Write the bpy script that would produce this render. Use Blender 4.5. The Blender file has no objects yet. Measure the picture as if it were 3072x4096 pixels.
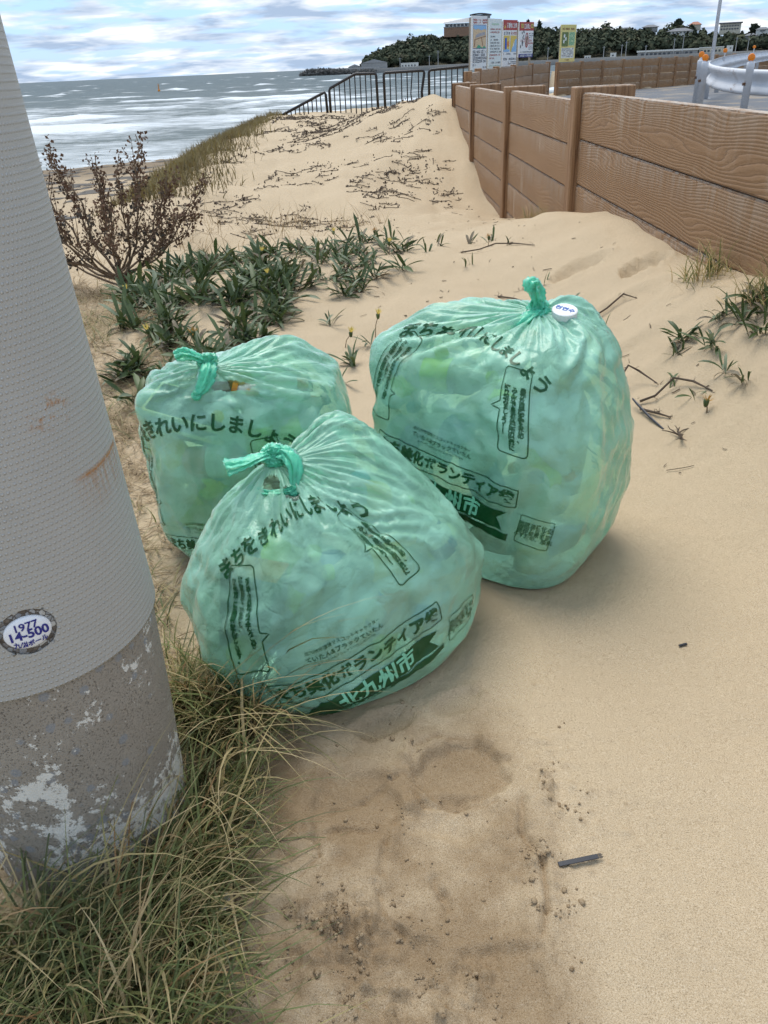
import bpy, bmesh, math, random
import numpy as np
from mathutils import Vector, Matrix, Euler

random.seed(7)
RNG = np.random.default_rng(7)
SC = bpy.context.scene
COL = SC.collection
R = math.radians

# ------------------------------------------------------------------ camera
CAM_H = 1.10
PITCH, ROLL = 29.47, 2.6
cam_data = bpy.data.cameras.new('camera')
cam = bpy.data.objects.new('camera', cam_data)
COL.objects.link(cam)
cam_data.sensor_fit = 'VERTICAL'
cam_data.sensor_height = 24.0
cam_data.lens = 3150 / 4096 * 24.0
cam_data.clip_start, cam_data.clip_end = 0.05, 30000
cam.matrix_world = (Matrix.Translation((0, 0, CAM_H)) @ Matrix.Rotation(R(90 - PITCH), 4, 'X')
                    @ Matrix.Rotation(R(-ROLL), 4, 'Z'))
SC.camera = cam

# ------------------------------------------------------------------ sky, sun, exposure
SUN_AZ, SUN_EL = -22.0, 66.0           # bearing from +Y (clockwise), elevation
world = bpy.data.worlds.new('World')
SC.world = world
world.use_nodes = True


def sky_world():
    nt = world.node_tree
    nt.nodes.clear()
    N, L = nt.nodes.new, nt.links.new
    out = N('ShaderNodeOutputWorld')
    bg = N('ShaderNodeBackground')
    bg.inputs['Strength'].default_value = 0.11
    sky = N('ShaderNodeTexSky')
    sky.sky_type = 'NISHITA'
    sky.sun_disc = False
    sky.sun_elevation = R(SUN_EL)
    sky.sun_rotation = R(SUN_AZ)
    sky.air_density, sky.dust_density, sky.ozone_density = 1.0, 0.6, 2.0
    tc = N('ShaderNodeTexCoord')
    sep = N('ShaderNodeSeparateXYZ')
    L(tc.outputs['Generated'], sep.inputs[0])

    def math_(op, a, b=None, c=None):
        m = N('ShaderNodeMath')
        m.operation = op
        for i, v in enumerate((a, b, c)):
            if v is None:
                continue
            if isinstance(v, (int, float)):
                m.inputs[i].default_value = v
            else:
                L(v, m.inputs[i])
        return m.outputs[0]
    # the cloud deck: direction pushed onto a flat layer overhead
    zc = math_('MAXIMUM', math_('ADD', sep.outputs['Z'], 0.15), 0.04)
    comb = N('ShaderNodeCombineXYZ')
    L(math_('DIVIDE', sep.outputs['X'], zc), comb.inputs[0])
    L(math_('DIVIDE', sep.outputs['Y'], zc), comb.inputs[1])

    def noise(scale, detail, rough, off, dist=0.0):
        mp = N('ShaderNodeMapping')
        mp.inputs['Location'].default_value = off
        mp.inputs['Scale'].default_value = (0.75, 1.0, 1.0)
        L(comb.outputs[0], mp.inputs[0])
        n = N('ShaderNodeTexNoise')
        n.inputs['Scale'].default_value = scale
        n.inputs['Detail'].default_value = detail
        n.inputs['Roughness'].default_value = rough
        n.inputs['Distortion'].default_value = dist
        L(mp.outputs[0], n.inputs['Vector'])
        return n.outputs['Fac']
    cover = noise(2.7, 8, 0.57, (3.1, 1.7, 0), 0.3)
    shade = noise(2.8, 7, 0.56, (2.95, 2.05, 0.4), 0.3)

    def ramp(v, pts):
        r = N('ShaderNodeValToRGB')
        L(v, r.inputs[0])
        e = r.color_ramp.elements
        while len(e) < len(pts):
            e.new(0.5)
        for k, (p, c) in zip(e, pts):
            k.position = p
            k.color = (*c, 1) if isinstance(c, tuple) else (c, c, c, 1)
        return r.outputs[0]
    mask = ramp(cover, [(0.40, 0.0), (0.53, 1.0)])
    # lit cloud tops and grey-blue undersides
    ccol = ramp(shade, [(0.36, (5.4, 5.45, 5.4)), (0.47, (3.7, 4.05, 4.55)), (0.62, (1.9, 2.45, 3.3))])
    mix = N('ShaderNodeMix')
    mix.data_type = 'RGBA'
    L(mask, mix.inputs['Factor'])
    blue = N('ShaderNodeMix')
    blue.data_type = 'RGBA'
    blue.inputs['Factor'].default_value = 0.75
    L(sky.outputs[0], blue.inputs['A'])
    blue.inputs['B'].default_value = (1.35, 2.65, 4.7, 1)
    L(blue.outputs['Result'], mix.inputs['A'])
    L(ccol, mix.inputs['B'])
    L(mix.outputs['Result'], bg.inputs['Color'])
    L(bg.outputs[0], out.inputs['Surface'])


sky_world()
sun_data = bpy.data.lights.new('sun', 'SUN')
sun = bpy.data.objects.new('sun', sun_data)
COL.objects.link(sun)
sun_data.energy = 1.4
sun_data.angle = R(38)
sun_data.color = (1.0, 0.95, 0.87)
sun_dir = Vector((math.sin(R(SUN_AZ)) * math.cos(R(SUN_EL)), math.cos(R(SUN_AZ)) * math.cos(R(SUN_EL)), math.sin(R(SUN_EL))))
sun.rotation_euler = sun_dir.to_track_quat('Z', 'Y').to_euler()
SC.view_settings.view_transform = 'Standard'
SC.view_settings.look = 'None'
SC.view_settings.gamma = 1.0
SC.view_settings.use_curve_mapping = False
SC.view_settings.exposure = 1.12
SC.cycles.transparent_max_bounces = 24
SC.cycles.max_bounces = 8
SC.cycles.denoising_input_passes = 'RGB'      # keeps what shows through the film sharp
SC.cycles.caustics_reflective = False
SC.cycles.caustics_refractive = False


# ------------------------------------------------------------------ helpers
def tag(o, label=None, cat=None, group=None, kind=None):
    if label:
        o['label'] = label
    if cat:
        o['category'] = cat
    if group:
        o['group'] = group
    if kind:
        o['kind'] = kind
    return o


def empty(name, loc=(0, 0, 0), rz=0.0):
    o = bpy.data.objects.new(name, None)
    o.empty_display_size = 0.1
    COL.objects.link(o)
    o.location = loc
    o.rotation_euler = (0, 0, rz)
    return o


def link_obj(name, me, parent=None):
    o = bpy.data.objects.new(name, me)
    COL.objects.link(o)
    if parent is not None:
        o.parent = parent
    return o


def mesh_data(name, verts, faces, mat=None, smooth=False, uvs=None):
    """verts (n,3), faces: list of tuples or (m,k) array; uvs per vertex (n,2)."""
    me = bpy.data.meshes.new(name)
    v = np.asarray(verts, dtype=np.float32)
    if isinstance(faces, np.ndarray):
        k = faces.shape[1]
        m = len(faces)
        me.vertices.add(len(v))
        me.vertices.foreach_set('co', v.ravel())
        me.loops.add(m * k)
        me.loops.foreach_set('vertex_index', faces.astype(np.int32).ravel())
        me.polygons.add(m)
        me.polygons.foreach_set('loop_start', np.arange(0, m * k, k, dtype=np.int32))
        me.update(calc_edges=True)
    else:
        me.from_pydata([tuple(p) for p in v.tolist()], [], [tuple(f) for f in faces])
        me.update()
    if uvs is not None:
        uv = me.uv_layers.new(name='UVMap')
        li = np.empty(len(me.loops), dtype=np.int32)
        me.loops.foreach_get('vertex_index', li)
        uv.data.foreach_set('uv', np.asarray(uvs, dtype=np.float32)[li].ravel())
    if smooth:
        me.polygons.foreach_set('use_smooth', np.ones(len(me.polygons), dtype=bool))
    if mat is not None:
        me.materials.append(mat)
    return me


def mobj(name, verts, faces, mat, parent=None, smooth=False, uvs=None):
    return link_obj(name, mesh_data(name, verts, faces, mat, smooth, uvs), parent)


def vattr(me, name, vals):
    a = me.attributes.new(name, 'FLOAT', 'POINT')
    a.data.foreach_set('value', np.asarray(vals, dtype=np.float32))


def grid_faces(nr, nc, wrap=False):
    i, j = np.meshgrid(np.arange(nr - 1), np.arange(nc if wrap else nc - 1), indexing='ij')
    j2 = (j + 1) % nc
    return np.stack([i * nc + j, i * nc + j2, (i + 1) * nc + j2, (i + 1) * nc + j], -1).reshape(-1, 4)


class MB:
    """collects simple solids into one mesh"""

    def __init__(self):
        self.v, self.f = [], []

    def add(self, verts, faces):
        b = len(self.v)
        self.v += [tuple(p) for p in verts]
        self.f += [tuple(i + b for i in f) for f in faces]
        return self

    def box(self, x0, x1, y0, y1, z0, z1, M=None, ch=0.0):
        if ch > 0:                       # chamfered box
            c = ch
            vs, bm = [], bmesh.new()
            bmesh.ops.create_cube(bm, size=1)
            for q in bm.verts:
                q.co = Vector((x0 + (q.co.x + .5) * (x1 - x0), y0 + (q.co.y + .5) * (y1 - y0), z0 + (q.co.z + .5) * (z1 - z0)))
            bmesh.ops.bevel(bm, geom=list(bm.edges), offset=c, segments=1, affect='EDGES')
            bm.verts.index_update()
            vs = [tuple(M @ q.co) if M else tuple(q.co) for q in bm.verts]
            fs = [[q.index for q in f.verts] for f in bm.faces]
            bm.free()
            return self.add(vs, fs)
        p = [Vector((x, y, z)) for z in (z0, z1) for y in (y0, y1) for x in (x0, x1)]
        if M:
            p = [M @ q for q in p]
        return self.add(p, [(0, 2, 3, 1), (4, 5, 7, 6), (0, 1, 5, 4), (2, 6, 7, 3), (0, 4, 6, 2), (1, 3, 7, 5)])

    def tube(self, pts, rad, n=8, cap=True):
        pts = [Vector(p) for p in pts]
        m = len(pts)
        rads = rad if isinstance(rad, (list, tuple, np.ndarray)) else [rad] * m
        t0 = (pts[1] - pts[0]).normalized()
        ref = Vector((0, 0, 1)) if abs(t0.z) < .9 else Vector((1, 0, 0))
        nrm = t0.cross(ref).normalized()
        vs, fs = [], []
        for i in range(m):
            t = (pts[min(i + 1, m - 1)] - pts[max(i - 1, 0)]).normalized()
            nrm = (nrm - t * nrm.dot(t)).normalized()
            bi = t.cross(nrm)
            for k in range(n):
                a = 2 * math.pi * k / n
                vs.append(pts[i] + (nrm * math.cos(a) + bi * math.sin(a)) * rads[i])
        for i in range(m - 1):
            for k in range(n):
                k2 = (k + 1) % n
                fs.append((i * n + k, i * n + k2, (i + 1) * n + k2, (i + 1) * n + k))
        if cap:
            fs.append(tuple(range(n - 1, -1, -1)))
            fs.append(tuple((m - 1) * n + k for k in range(n)))
        return self.add(vs, fs)

    def lathe(self, prof, n=20, M=None, cap=True):
        vs, fs = [], []
        for (r, z) in prof:
            for k in range(n):
                a = 2 * math.pi * k / n
                p = Vector((r * math.cos(a), r * math.sin(a), z))
                vs.append(M @ p if M else p)
        for i in range(len(prof) - 1):
            for k in range(n):
                k2 = (k + 1) % n
                fs.append((i * n + k, i * n + k2, (i + 1) * n + k2, (i + 1) * n + k))
        if cap:
            fs.append(tuple(range(n - 1, -1, -1)))
            fs.append(tuple((len(prof) - 1) * n + k for k in range(n)))
        return self.add(vs, fs)

    def obj(self, name, mat, parent=None, smooth=False):
        return mobj(name, self.v, self.f, mat, parent, smooth)

    def data(self, name, mat, smooth=False):
        return mesh_data(name, self.v, self.f, mat, smooth)


def copy_tree(o, parent=None):
    c = o.copy()
    COL.objects.link(c)
    c.parent = parent
    for ch in o.children:
        copy_tree(ch, c)
    return c


# numpy noise -------------------------------------------------------------
_perm = RNG.permutation(512)
_grad = np.stack([np.cos(np.arange(512) * 2.399963), np.sin(np.arange(512) * 2.399963)], -1)


def pnoise(x, y):
    """2-D gradient noise, about -0.7..0.7"""
    x = np.asarray(x, dtype=np.float64)
    y = np.asarray(y, dtype=np.float64)
    xi, yi = np.floor(x).astype(np.int64), np.floor(y).astype(np.int64)
    xf, yf = x - xi, y - yi
    u = xf * xf * xf * (xf * (xf * 6 - 15) + 10)
    v = yf * yf * yf * (yf * (yf * 6 - 15) + 10)

    def g(ix, iy, dx, dy):
        h = _grad[_perm[(_perm[ix & 511] + iy) & 511]]
        return h[..., 0] * dx + h[..., 1] * dy
    a = g(xi, yi, xf, yf)
    b = g(xi + 1, yi, xf - 1, yf)
    c = g(xi, yi + 1, xf, yf - 1)
    d = g(xi + 1, yi + 1, xf - 1, yf - 1)
    return (a * (1 - u) + b * u) * (1 - v) + (c * (1 - u) + d * u) * v


def fbm(x, y, oct=4, gain=.5, lac=2.03):
    s, a = 0.0, 1.0
    for k in range(oct):
        s = s + a * pnoise(x + 17.3 * k, y - 9.1 * k)
        x, y, a = x * lac, y * lac, a * gain
    return s


def facet(x, y, seed=0):
    """noise that is flat on triangles, with a crease along every edge; -1..1"""
    x = np.asarray(x, float) + .35 * pnoise(x * .7 + seed, y * .7)
    y = np.asarray(y, float) + .35 * pnoise(x * .7 - seed, y * .7 + 9)
    xi, yi = np.floor(x).astype(np.int64), np.floor(y).astype(np.int64)
    fx, fy = x - xi, y - yi

    def h(a, b):
        return _perm[(_perm[(a + 131 * seed) & 511] + b) & 511] / 255.5 - 1.0
    up = fx > fy
    v00, v11 = h(xi, yi), h(xi + 1, yi + 1)
    vm = np.where(up, h(xi + 1, yi), h(xi, yi + 1))
    hi, lo = np.maximum(fx, fy), np.minimum(fx, fy)
    return v00 * (1 - hi) + vm * (hi - lo) + v11 * lo


def sstep(a, b, x):
    t = np.clip((x - a) / (b - a), 0, 1)
    return t * t * (3 - 2 * t)


# node materials -----------------------------------------------------------
class Mat:
    def __init__(self, name):
        self.m = bpy.data.materials.new(name)
        self.m.use_nodes = True
        self.nt = self.m.node_tree
        self.nt.nodes.clear()
        self.out = self.N('ShaderNodeOutputMaterial')

    def N(self, t, **kw):
        n = self.nt.nodes.new(t)
        for k, v in kw.items():
            setattr(n, k, v)
        return n

    def L(self, a, b):
        self.nt.links.new(a, b)

    def put(self, sock, v):
        if hasattr(v, 'is_output'):
            self.L(v, sock)
        elif isinstance(v, tuple) and len(v) == 3 and sock.type == 'RGBA':
            sock.default_value = (*v, 1)
        else:
            sock.default_value = v

    def math(self, op, a, b=None, c=None, clamp=False):
        n = self.N('ShaderNodeMath', operation=op, use_clamp=clamp)
        for i, v in enumerate((a, b, c)):
            if v is not None:
                self.put(n.inputs[i], v)
        return n.outputs[0]

    def coord(self, which='Object'):
        return self.N('ShaderNodeTexCoord').outputs[which]

    def xyz(self, v):
        return self.N('ShaderNodeSeparateXYZ'), v

    def sep(self, v):
        n = self.N('ShaderNodeSeparateXYZ')
        self.L(v, n.inputs[0])
        return n.outputs[0], n.outputs[1], n.outputs[2]

    def comb(self, x, y, z):
        n = self.N('ShaderNodeCombineXYZ')
        for i, v in enumerate((x, y, z)):
            self.put(n.inputs[i], v)
        return n.outputs[0]

    def mapping(self, v, scale=(1, 1, 1), loc=(0, 0, 0)):
        n = self.N('ShaderNodeMapping')
        self.L(v, n.inputs[0])
        n.inputs['Scale'].default_value = scale
        n.inputs['Location'].default_value = loc
        return n.outputs[0]

    def noise(self, v, scale=5, detail=3, rough=.5, dist=0.0, out='Fac'):
        n = self.N('ShaderNodeTexNoise')
        self.L(v, n.inputs['Vector'])
        n.inputs['Scale'].default_value = scale
        n.inputs['Detail'].default_value = detail
        n.inputs['Roughness'].default_value = rough
        n.inputs['Distortion'].default_value = dist
        return n.outputs[out]

    def voronoi(self, v, scale=5, feature='F1', out='Distance'):
        n = self.N('ShaderNodeTexVoronoi', feature=feature)
        self.L(v, n.inputs['Vector'])
        n.inputs['Scale'].default_value = scale
        return n.outputs[out]

    def ramp(self, v, pts, interp='LINEAR'):
        r = self.N('ShaderNodeValToRGB')
        self.L(v, r.inputs[0])
        r.color_ramp.interpolation = interp
        e = r.color_ramp.elements
        while len(e) < len(pts):
            e.new(0.5)
        for k, (p, c) in zip(e, pts):
            k.position = p
            k.color = (*c, 1) if isinstance(c, tuple) else (c, c, c, 1)
        return r.outputs[0]

    def mix(self, f, a, b, blend='MIX'):
        n = self.N('ShaderNodeMix', data_type='RGBA', blend_type=blend)
        self.put(n.inputs['Factor'], f)
        self.put(n.inputs['A'], a)
        self.put(n.inputs['B'], b)
        return n.outputs['Result']

    def attr(self, name, out='Fac'):
        return self.N('ShaderNodeAttribute', attribute_name=name).outputs[out]

    def bump(self, h, strength=.3, dist=.01, normal=None):
        n = self.N('ShaderNodeBump')
        n.inputs['Strength'].default_value = strength
        n.inputs['Distance'].default_value = dist
        self.L(h, n.inputs['Height'])
        if normal is not None:
            self.L(normal, n.inputs['Normal'])
        return n.outputs[0]

    def bsdf(self, color, rough=.7, metal=0.0, normal=None, spec=.5, **kw):
        n = self.N('ShaderNodeBsdfPrincipled')
        self.put(n.inputs['Base Color'], color)
        self.put(n.inputs['Roughness'], rough)
        self.put(n.inputs['Metallic'], metal)
        n.inputs['Specular IOR Level'].default_value = spec
        for k, v in kw.items():
            self.put(n.inputs[k], v)
        if normal is not None:
            self.L(normal, n.inputs['Normal'])
        return n.outputs[0]

    def end(self, shader):
        self.L(shader, self.out.inputs['Surface'])
        return self.m


def plain(name, color, rough=.6, metal=0.0, var=.12, scale=30, bump=0.0):
    m = Mat(name)
    co = m.coord()
    n = m.noise(co, scale, 4, .6)
    c = m.mix(n, tuple(x * (1 - var) for x in color), tuple(min(1, x * (1 + var)) for x in color))
    nr = m.bump(n, .4, bump) if bump else None
    return m.end(m.bsdf(c, rough, metal, nr))


def leaf_mat(name, ca, cb, scale=18, trans=.35, rough=.55):
    """foliage: diffuse + translucent, colour varies from leaf to leaf"""
    m = Mat(name)
    oi = m.N('ShaderNodeObjectInfo')
    geo = m.N('ShaderNodeNewGeometry')
    n = m.noise(geo.outputs['Position'], scale, 3, .6)
    f = m.math('ADD', m.math('MULTIPLY', oi.outputs['Random'], .5), m.math('MULTIPLY', n, .8), clamp=True)
    c = m.mix(m.math('SUBTRACT', f, .15, clamp=True), ca, cb)
    p = m.bsdf(c, rough, spec=.35)
    t = m.N('ShaderNodeBsdfTranslucent')
    m.L(c, t.inputs[0])
    s = m.N('ShaderNodeMixShader')
    s.inputs[0].default_value = trans
    m.L(p, s.inputs[1])
    m.L(t.outputs[0], s.inputs[2])
    return m.end(s.outputs[0])


# ================================================================== STRUCTURE
# ------------------------------------------------------------------ terrain
FENCE_Y = np.array([-3, 13.8, 16.35, 18.9, 21.6, 24.2, 27.0, 29.55, 30.8, 33.4, 36.6, 44.0])
FENCE_X = np.array([1.42, 1.44, 1.9, 2.41, 3.18, 4.03, 5.02, 6.05, 6.6, 10.35, 14.3, 24.0])
DR_Y = np.array([-2, 1.6, 2.3, 2.78, 3.47, 3.86, 4.36, 5.2, 6.1, 7.08, 8.5, 10.3, 11.2, 13.3, 15, 18, 25])
DR_Z = np.array([.30, .36, .40, .40, .315, .31, .30, .20, .09, -.007, -.165, -.28, -.10, .216, .24, .12, .0])
SEA_Z = -2.2


def ground_z(x, y):
    """large forms of the sand: plateau, drift against the fence, dune, fall to the beach"""
    x = np.asarray(x, float)
    y = np.asarray(y, float)
    # edge of the plateau on the sea side and at the far end
    xe = np.interp(y, [-6, 3, 7, 9, 11, 16, 25, 30], [-4.6, -4.0, -3.0, -2.4, -2.3, -2.5, -2.6, -2.5])
    e = np.minimum(x - xe, (x + 4) * .6 - (y - 24.6) * .8)
    e = e + .35 * fbm(x * .35, y * .35, 3)
    z = -1.8 * sstep(.3, -4.2, e) - .035 * np.maximum(0, -e - 4.0)
    plate = sstep(-1.5, .6, e)
    # drift against the fence
    xf = np.interp(y, FENCE_Y, FENCE_X)
    side = x - xf
    dz = np.interp(y, DR_Y, DR_Z)
    w = np.interp(y, [0, 2, 3, 6, 10, 14, 25], [.40, .42, .55, .62, .8, 1.3, 2.0])
    drift = dz * np.exp(-(np.minimum(side, 0) / w) ** 2)
    # near mound under the gazanias and the swale behind it
    z = z + plate * (.15 * np.exp(-((x - .05) / 1.1) ** 2 - ((y - 4.9) / .95) ** 2)
                     - .22 * np.exp(-((x + .2) / 2.2) ** 2 - ((y - 8.6) / 1.7) ** 2)
                     + .08 * np.exp(-((x + 1.0) / .5) ** 2 - ((y - 3.8) / .7) ** 2)
                     + .16 * np.exp(-((x - .2) / 1.5) ** 2 - ((y - 15.5) / 3.0) ** 2)
                     + .12 * np.exp(-((x + 1.6) / 1.2) ** 2 - ((y - 20.5) / 3.2) ** 2)
                     + .29 * np.exp(-((x - 1.1) / 1.25) ** 2 - ((y - 15.6) / 2.6) ** 2) * (1 + .5 * fbm(x * 1.1 + 2, y * .6, 3))
                     + .12 * np.exp(-((x - 1.6) / .8) ** 2 - ((y - 19.5) / 2.5) ** 2)
                     - .10 * np.exp(-((x - .1) / .5) ** 2 - ((y - 23.0) / 1.5) ** 2))
    z = z + drift
    z = z + plate * sstep(2.5, 6, y) * (.10 * fbm(x * .8 + 3, y * .5, 3) + .05 * fbm(x * 2.3, y * 1.7 + 5, 3))
    z = z + .022 * sstep(1.9, 2.8, y) * sstep(0, -.35, side) * fbm(x * 2.6, y * 2.2 + 3, 3)
    # ground on the road side of the fence
    road = np.interp(y, [0, 20, 30, 45, 80], [.12, .12, -.04, .02, -.3])
    z = z * (1 - sstep(.02, .12, side)) + road * sstep(.02, .12, side)
    return z


def micro_z(x, y):
    """prints, clods and ripples in the near sand; also the damp (darker) patches and the painted shade of the cracks"""
    wob = .012 * pnoise(x * 18, y * 18) + .009 * pnoise(x * 43, y * 43)
    z = .006 * fbm(x * 5, y * 5, 3) + .0018 * fbm(x * 42, y * 42, 2)
    damp = np.zeros_like(x)

    def ell(cx, cy, ax, ay, rot=0.0):
        c, s = math.cos(R(rot)), math.sin(R(rot))
        u = ((x - cx) * c + (y - cy) * s) / ax
        v = (-(x - cx) * s + (y - cy) * c) / ay
        return np.sqrt(u * u + v * v) + wob / max(ax, ay) * 1.6

    def print_(cx, cy, ax, ay, depth, rim=.5, rot=0.0, soft=.22, dm=.5):
        nonlocal z, damp
        d = ell(cx, cy, ax, ay, rot)
        z = z - depth * (1 - sstep(1 - soft, 1 + soft * .35, d)) + depth * rim * np.exp(-((d - 1.16) / .13) ** 2)
        damp = np.maximum(damp, dm * (1 - sstep(.75, 1.05, d)))
    # one clear round print, the long scuffed print below it, a shallow one to their left
    print_(.120, .998, .090, .074, .020, .05, 4, .18, .9)
    print_(.075, .770, .112, .150, .013, .05, 8, .34, .3)
    print_(.105, .905, .075, .05, .010, .2, 0, .3, .1)
    print_(-.075, .935, .085, .085, .014, .1, 30, .3, .5)
    print_(-.02, .64, .09, .07, .010, .4, -15, .3, .3)
    print_(.12, .62, .08, .06, .008, .4, 10, .3, .4)
    for (cx, cy, r, dp) in ((-.02, 1.12, .06, .010), (.13, 1.17, .05, .008), (.36, 2.0, .10, .006),
                            (1.02, 3.95, .15, .06), (1.22, 3.60, .12, .05), (1.0, 3.2, .22, .03),
                            (.72, 2.95, .12, .012), (.95, 2.75, .16, .015)):
        print_(cx, cy, r, r * .6, dp, .3, 20, .4, .12)
    rr = np.random.default_rng(3)
    for k in range(46):                                    # dimples at the edge of the grass
        cx, cy = rr.uniform(-.25, -.08), rr.uniform(.58, 1.02)
        r = rr.uniform(.007, .017)
        d = np.hypot(x - cx, y - cy) / r
        z = z - .0055 * np.exp(-d * d)
    # bench of scuffed sand falling away to the grass
    z = z - .03 * sstep(-.13, -.30, x) * sstep(1.15, 1.0, y)
    z = z + .010 * np.exp(-((x - .205 - .03 * np.sin(y * 9)) / .022) ** 2) * sstep(.6, .7, y) * sstep(1.0, .9, y)
    # crumbled clods
    cl = np.clip(fbm(x * 26, y * 26, 4, .6) - .04, 0, 1)
    reg = (1.0 * np.exp(-(((x + .10) / .085) ** 2 + ((y - .715) / .055) ** 2))
           + .8 * np.exp(-(((x + .02) / .10) ** 2 + ((y - .60) / .05) ** 2))
           + .7 * np.exp(-(((x - .215) / .03) ** 2 + ((y - .78) / .08) ** 2))
           + .55 * np.exp(-(((x - .27) / .035) ** 2 + ((y - .96) / .09) ** 2))
           + .45 * np.exp(-(((x - .10) / .06) ** 2 + ((y - .635) / .05) ** 2))
           + .5 * np.exp(-(((x - .02) / .02) ** 2 + ((y - 1.0) / .09) ** 2))
           + .35 * np.exp(-(((x - .19) / .04) ** 2 + ((y - 1.16) / .09) ** 2)))
    reg = np.clip(reg, 0, 1.1)
    scuff = sstep(.30, .16, x + .03 * pnoise(x * 9, y * 9)) * sstep(-.34, -.2, x) * sstep(1.22, 1.05, y)
    damp = np.maximum(damp, scuff * np.clip(.82 + .85 * fbm(x * 7 + 2, y * 7, 4, .6), .2, 1.0))
    z = z + reg * (.050 * cl + .012 * fbm(x * 75, y * 75, 3))
    z = z + .0045 * np.clip(fbm(x * 55, y * 55, 3), 0, 1) * scuff
    damp = np.maximum(damp, np.clip(reg * sstep(.02, .25, cl + .12 * pnoise(x * 60, y * 60)), 0, 1))
    damp = np.maximum(damp, .55 * np.exp(-(((x - .04) / .05) ** 2 + ((y - .84) / .06) ** 2)) * sstep(-.2, .3, fbm(x * 20, y * 20, 3)))
    # cracks: cut into the sand, their shade also painted into the damp mask
    for (pts, wd) in (([(-.115, .93), (-.06, .945), (.0, .99), (.035, 1.0)], .004),
                      ([(-.15, .87), (-.10, .895), (-.035, .885)], .004),
                      ([(-.03, .80), (-.02, .86), (-.005, .90)], .005),
                      ([(.05, .79), (.065, .765), (.07, .74)], .006),
                      ([(.03, 1.06), (.08, 1.085), (.15, 1.075)], .004), ([(.215, .93), (.20, .86), (.225, .80), (.215, .72), (.19, .66)], .006),
                      ([(.03, .96), (.045, .93), (.10, .925), (.17, .93)], .004), ([(-.16, .80), (-.13, .835), (-.14, .87)], .003), ([(-.04, .78), (-.03, .73), (.0, .70)], .004)):
        for (a, b) in zip(pts[:-1], pts[1:]):
            ax, ay = a
            bx, by = b
            t = np.clip(((x - ax) * (bx - ax) + (y - ay) * (by - ay)) / ((bx - ax) ** 2 + (by - ay) ** 2), 0, 1)
            d = np.hypot(x - ax - t * (bx - ax) + wob * .5, y - ay - t * (by - ay) + wob * .5)
            z = z - .010 * np.exp(-(d / wd) ** 2)
            damp = np.maximum(damp, .95 * np.exp(-(d / (wd * .8)) ** 2))
    # sand specks thrown to the right
    for k in range(70):
        cx, cy = .29 + .05 * rr.normal(), .93 + .12 * rr.normal()
        r = rr.uniform(.003, .009)
        d = np.hypot(x - cx, y - cy) / r
        g = np.exp(-d * d)
        z = z + .004 * g
        damp = np.maximum(damp, .4 * g * (r < .006))
    # wind ripples
    rp = np.sin((y * 1.0 - x * .35) * 62 + 3.5 * fbm(x * 1.6, y * 1.6, 2))
    z = z + .0026 * rp * sstep(.45, .9, x) * sstep(1.6, 2.2, y) * (.4 + pnoise(x * 1.5, y * 1.5))
    return z, damp


def sand_material():
    m = Mat('sand')
    g = m.N('ShaderNodeNewGeometry').outputs['Position']
    fine = m.noise(g, 520, 2, .7)
    grain = m.ramp(fine, [(.30, (.18, .128, .073)), (.43, (.43, .33, .208)), (.56, (.53, .42, .278)), (.70, (.66, .555, .41))])
    mid = m.noise(g, 9, 4, .6)
    c = m.mix(m.math('MULTIPLY', mid, .42), grain, (.43, .335, .218))
    big = m.noise(g, .9, 4, .55)
    c = m.mix(m.ramp(big, [(.45, 0.0), (.75, .35)]), c, (.33, .25, .155))
    dark = m.mix(.62, grain, (.145, .080, .030))
    dn = m.math('ADD', m.attr('damp'), m.math('MULTIPLY', m.math('SUBTRACT', m.noise(g, 120, 3, .6), .5), .5), clamp=True)
    dn = m.math('MULTIPLY', dn, m.ramp(m.attr('damp'), [(.02, 0.0), (.22, 1.0)]))
    c = m.mix(dn, c, dark)
    wet = m.attr('wet')
    c = m.mix(wet, c, (.20, .15, .095))
    b1 = m.bump(fine, .55, .0025)
    b2 = m.bump(m.noise(g, 75, 3, .6), .35, .006, b1)
    return m.end(m.bsdf(c, .93, normal=b2, spec=.25))


M_SAND = sand_material()


def build_ground():
    th = np.concatenate([np.linspace(-180, -44, 34)[:-1], np.linspace(-44, 44, 560), np.linspace(44, 180, 34)[1:-1]])
    r = np.concatenate([np.linspace(.02, 1.15, 14)[:-1], np.geomspace(1.15, 3.2, 330)[:-1], np.geomspace(3.2, 9, 150)[:-1],
                        np.geomspace(9, 120, 150)])
    rr, tt = np.meshgrid(r, np.radians(th), indexing='ij')
    x, y = rr * np.sin(tt), -.75 + rr * np.cos(tt)
    z = ground_z(x, y)
    near = sstep(5.5, 3.2, y) * sstep(-.6, .1, y)
    mz, damp = micro_z(x, y)
    z = z + mz * near
    damp = damp * near
    wet = sstep(SEA_Z + .45, SEA_Z + .1, z)
    v = np.stack([x, y, z], -1).reshape(-1, 3)
    me = mesh_data('sand', v, grid_faces(len(r), len(th), True)[:, ::-1], M_SAND, True)
    vattr(me, 'damp', damp.ravel())  # damp sand, plus the dark painted along the cracks as shade
    vattr(me, 'wet', wet.ravel())
    o = link_obj('sand', me)
    tag(o, kind='structure')
    return o


build_ground()


def gz(x, y):
    """height of the built sand at a point"""
    X, Y = np.array([float(x)]), np.array([float(y)])
    z = ground_z(X, Y)
    near = sstep(5.5, 3.2, Y) * sstep(-.6, .1, Y)
    if near[0] > 0:
        z = z + micro_z(X, Y)[0] * near
    return float(z[0])


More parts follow.
